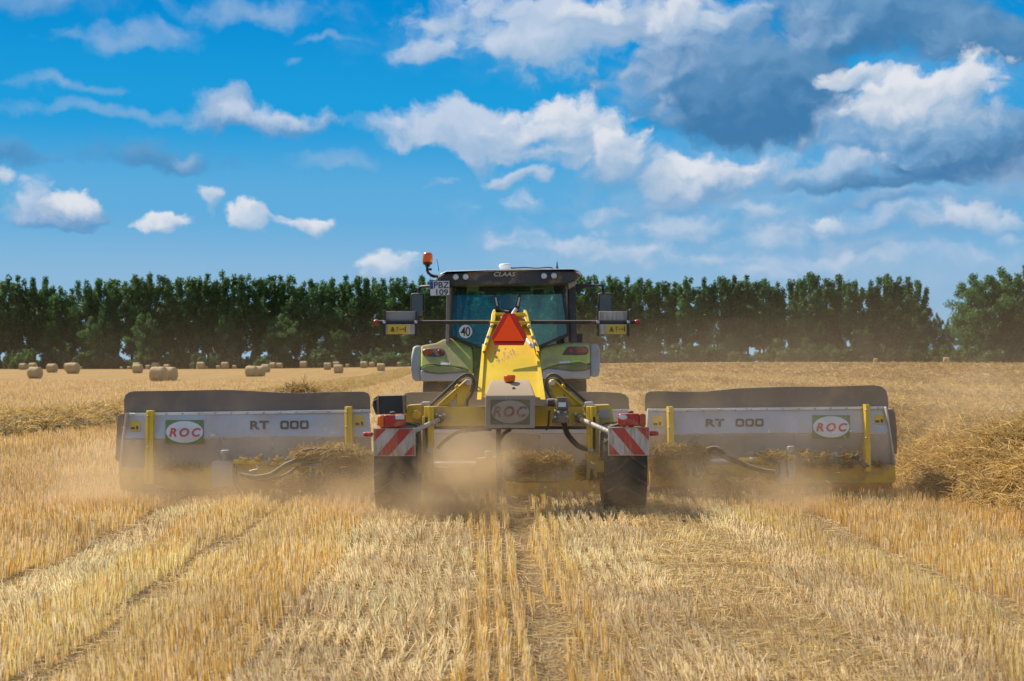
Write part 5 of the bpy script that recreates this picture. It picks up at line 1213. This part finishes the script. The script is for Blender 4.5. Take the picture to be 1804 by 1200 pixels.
b = MB(); b.tube([W(1250, 812, 17.92), W(1310, 811, 17.92)], .024, 'rail', 10); b.tube([W(1302, 811, 17.9), W(1348, 810, 17.9)], .038, 'yellow', 10); b.tube([W(1320, 811, 17.88), W(1326, 811, 17.88)], .044, 'steel', 10); b.px([(1145, 812), (1200, 810), (1205, 855), (1145, 858)], 17.98, .12, 'yellow_dusty'); b.px([(1265, 820), (1370, 818), (1370, 836), (1300, 842)], 17.95, .12, 'yellow_dusty'); b.px([(1208, 836), (1280, 842), (1280, 858), (1212, 858)], 17.94, .12, 'yellow_dusty')
b.px([(1208, 815), (1235, 813), (1240, 828), (1210, 830)], 17.88, .12, 'grey'); b.tube([W(1220, 863, 17.86), W(1288, 862, 17.86)], .014, 'steel', 8); b.tube([W(1420, 803, 17.95), W(1500, 801, 17.95)], .03, 'grey', 8); b.tube([W(1472, 797, 17.93), W(1473, 805, 17.93)], .025, 'steel', 8); b.build('swing_linkage', uR, bevel=.006)
b = MB()
for pts, r in (([(1245, 792), (1262, 790), (1280, 802), (1310, 818), (1340, 828), (1365, 832)], .030), ([(1240, 797), (1262, 799), (1290, 812), (1330, 824)], .022), ([(1216, 825), (1218, 840), (1232, 844), (1240, 832)], .012), ([(1240, 815), (1244, 828), (1250, 834), (1262, 834)], .014), ([(1225, 822), (1228, 832), (1232, 838)], .012), ([(1370, 812), (1372, 830), (1370, 848)], .018), ([(1384, 808), (1386, 826), (1388, 842)], .016), ([(1500, 803), (1515, 812), (1524, 824)], .022), ([(1508, 801), (1520, 812), (1530, 822)], .018)):
    b = MB(); b.tube([W(x, y, 17.60) for x, y in pts], r, 'hose' if r > .013 else 'steel', 8, True); b.build('hydraulic_hose', uR)
b = MB(); b.rect(760, 815, 842, 822, 18.0, .5, 'rail'); b.lathe([(.001, .05), (.05, .05), (.055, .03), (.045, -.06), (.001, -.06)], W(862, 801, 17.8), (0, 0, 1), 'steel', 18); b.px([(838, 808), (874, 805), (874, 850), (838, 850)], 17.9, .2, 'yellow_dusty'); b.rect(892, 850, 985, 874, 17.7, .2, 'yellow_dusty'); b.rect(745, 822, 842, 850, 18.1, .3, 'yellow_dusty'); b.build('centre_linkage', uC, bevel=.01)

# ------------------------------------------------------------------ straw caught on the machine
def straw_heap(name, pts, D, depth, n, seed, label, rad=.0036, ln=.22):
    """pts: (px, py, spread px) lumps at distance D"""
    r = np.random.default_rng(seed); mbx = MB(); C_ = [W(x, y, D) for x, y, s_ in pts]; S_ = [s_ * D / K for x, y, s_ in pts]
    for c, s_ in zip(C_, S_): mbx.ball(c + Vector((0, depth * .4, -s_ * .2)), (s_ * 1.1, depth * .6, s_ * .55), 'chaff', 8)
    o = mbx.build(name); tag(o, label, 'straw clump')
    k = r.integers(0, len(pts), n); d_ = r.normal(size=(n, 3)); d_ /= np.linalg.norm(d_, axis=1)[:, None]
    cc = np.array([tuple(c) for c in C_])[k]; ss = np.array(S_)[k]
    Q = cc + d_ * (r.uniform(.55, 1.05, (n, 1))) * np.stack([ss * 1.35, np.full(n, depth), ss * .8], 1)
    Q[:, 1] = np.minimum(Q[:, 1], cc[:, 1] + depth * .5)
    L = ln * r.uniform(.3, 1.3, n); v = r.normal(size=(n, 3)) * np.array([1, .8, .55]); v[:, 2] -= .15; v /= np.linalg.norm(v, axis=1)[:, None]
    t = r.random((n, 1)); c = np.array([0.34, 0.20, 0.06]) * (1 - t) + np.array([0.74, 0.53, 0.21]) * t; c *= r.uniform(.55, 1.1, (n, 1))
    st = strand_mesh('straw_strands', Q - v * L[:, None] * .5, v * L[:, None], rad * r.uniform(.6, 1.2, n), c, nseg=2, sag=r.normal(size=(n, 3)) * (L * .1)[:, None], parent=o); st['kind'] = 'stuff'
    return o
straw_heap('straw_clump', [(533, 800, 11), (552, 799, 13), (575, 796, 15), (598, 795, 15), (620, 799, 17), (638, 806, 17), (648, 820, 16), (642, 836, 13), (560, 842, 13), (530, 844, 12), (505, 847, 11), (585, 832, 14), (612, 818, 15), (630, 822, 14), (600, 806, 14)], 17.72, .20, 3400, 61, 'thick straw clump draped over the inner end of the left rake unit')
straw_heap('straw_clump', [(432, 809, 6), (455, 808, 5), (490, 809, 5)], 17.90, .10, 200, 62, 'thin straw strip on the yellow tube of the left rake unit', ln=.14)
straw_heap('straw_clump', [(1155, 798, 14), (1180, 795, 15), (1208, 794, 14), (1232, 797, 13), (1158, 818, 14), (1172, 832, 12)], 17.74, .2, 1500, 63, 'straw clump hanging over the inner end of the right rake unit')
straw_heap('straw_clump', [(1345, 806, 10), (1365, 800, 10), (1385, 803, 9), (1420, 801, 9), (1450, 803, 8), (1495, 803, 9)], 17.90, .14, 800, 64, 'low straw ridge along the top of the right rake unit’s lower beam', ln=.16)
straw_heap('straw_clump', [(1285, 848, 12), (1305, 850, 12), (1330, 846, 11), (1270, 856, 9)], 17.78, .14, 700, 65, 'dark straw clump hanging beneath the hoses of the right rake unit', ln=.18)
straw_heap('straw_clump', [(895, 808, 14), (918, 806, 16), (945, 810, 17), (972, 808, 16), (990, 812, 12), (930, 825, 14), (955, 828, 14)], 17.85, .25, 1700, 66, 'straw clump lodged in the middle of the machine below the grey gearbox cover')
straw_heap('straw_clump', [(528, 687, 11), (545, 690, 8), (515, 691, 8)], 23.5, .35, 350, 67, 'tuft of straw poking up behind the left rake unit', ln=.35, rad=.006)

straw_heap('straw_clump', [(283, 822, 6), (305, 823, 5), (330, 822, 5), (352, 823, 5)], 18.10, .10, 260, 68, 'few loose straws on the yellow ledge at the outer end of the left rake unit', ln=.16)
straw_heap('straw_clump', [(1428, 818, 6), (1455, 818, 5), (1490, 818, 6), (1545, 818, 5)], 18.10, .10, 300, 69, 'few loose straws on the yellow ledge at the outer end of the right rake unit', ln=.16)
straw_heap('straw_clump', [(1045, 818, 9), (1036, 832, 9), (1050, 838, 9)], 16.9, .14, 420, 70, 'straw caught round the fork of the right yellow drop leg', ln=.2)
def flying_chaff():
    r = np.random.default_rng(77); n = 420
    P = np.stack([r.uniform(-5.6, 7.2, n), r.uniform(15.2, 19.0, n), r.exponential(.40, n) + .12], 1); L = r.uniform(.02, .09, n)
    v = r.normal(size=(n, 3)); v /= np.linalg.norm(v, axis=1)[:, None]
    o = strand_mesh('flying_chaff', P, v * L[:, None], np.full(n, .0022), np.array([.9, .7, .36]) * r.uniform(.6, 1.05, (n, 1)))
    tag(o, 'bits of chaff and straw flying in the dust around the machine', 'chaff', kind='stuff')
flying_chaff()

# ------------------------------------------------------------------ dust
def dust_cloud(name, label, lo, hi, blobs, base, nscale, step, colour=(0.94, 0.69, 0.40, 1), aniso=0.25):
    b = MB(); c = [(a + b_) / 2 for a, b_ in zip(lo, hi)]; s_ = [b_ - a for a, b_ in zip(lo, hi)]
    m = bpy.data.materials.new('airborne_dust'); m.use_nodes = True
    T = NT(m.node_tree); T.n.clear(); out = T.new('ShaderNodeOutputMaterial')
    vol = T.new('ShaderNodeVolumePrincipled'); vol.inputs['Color'].default_value = colour; vol.inputs['Anisotropy'].default_value = aniso
    pos = T.new('ShaderNodeTexCoord').outputs['Object']
    n = T.noise(pos, nscale, 5, 0.62, 0.6); tot = None
    for (cx, cy, cz, rx, ry, rz, dens) in blobs:
        v = T.vmath('DIVIDE', T.vmath('SUBTRACT', pos, (cx, cy, cz)), (rx, ry, rz))
        f = T.math('ADD', T.math('SUBTRACT', 1.0, T.vmath('LENGTH', v)), T.math('MULTIPLY', T.math('SUBTRACT', n, 0.5), 1.7))
        g = T.smooth(f, 0.0, 0.95, 0.0, dens)
        tot = g if tot is None else T.math('ADD', tot, g)
    T.set(vol.inputs['Density'], tot); T.l.new(vol.outputs[0], out.inputs['Volume'])
    m.cycles.volume_step_rate = step
    b.box(c, s_, m); o = b.build(name); tag(o, label, 'dust', kind='stuff'); return o
dust_cloud('dust_cloud', 'tan dust rolling up under and behind the straw merger', (-6.6, 14.6, -0.12), (8.2, 19.9, 2.3),
    [(-0.62, 15.9, 0.20, 0.95, 0.9, 1.0, 2.4), (-0.75, 16.6, 0.70, 1.0, 0.9, 0.8, .45), (-4.75, 17.1, 0.10, 1.7, 1.0, 0.95, .9), (-2.6, 17.0, 0.05, 2.2, 1.0, 0.55, .42), (3.3, 16.6, 0.05, .85, .9, .65, .95), (2.4, 17.0, 0.10, 2.6, 1.2, .75, .28),
     (0.3, 17.1, 0.2, 6.8, 2.4, 1.6, .13), (-1.6, 15.8, .1, .9, .8, .5, .5), (1.7, 15.9, .1, 1.1, .8, .45, .32), (0.9, 17.2, .30, 1.2, 1.0, .5, .10), (2.8, 18.3, 1.0, 4.8, 1.6, 1.5, .09), (6.4, 18.8, 1.0, 2.0, 1.4, .9, .22)], 0, 1.15, 1.0)
dust_cloud('dust_cloud', 'thin brown dust drifting low across the field behind the tractor, mostly to its right', (-70, 24, -.3), (80, 120, 9),
    [(14, 55, 0.6, 24, 40, 6.0, .0055), (-15, 75, 0.3, 45, 50, 5.5, .0018)], 0, .06, 1.0, colour=(0.72, 0.54, 0.36, 1))
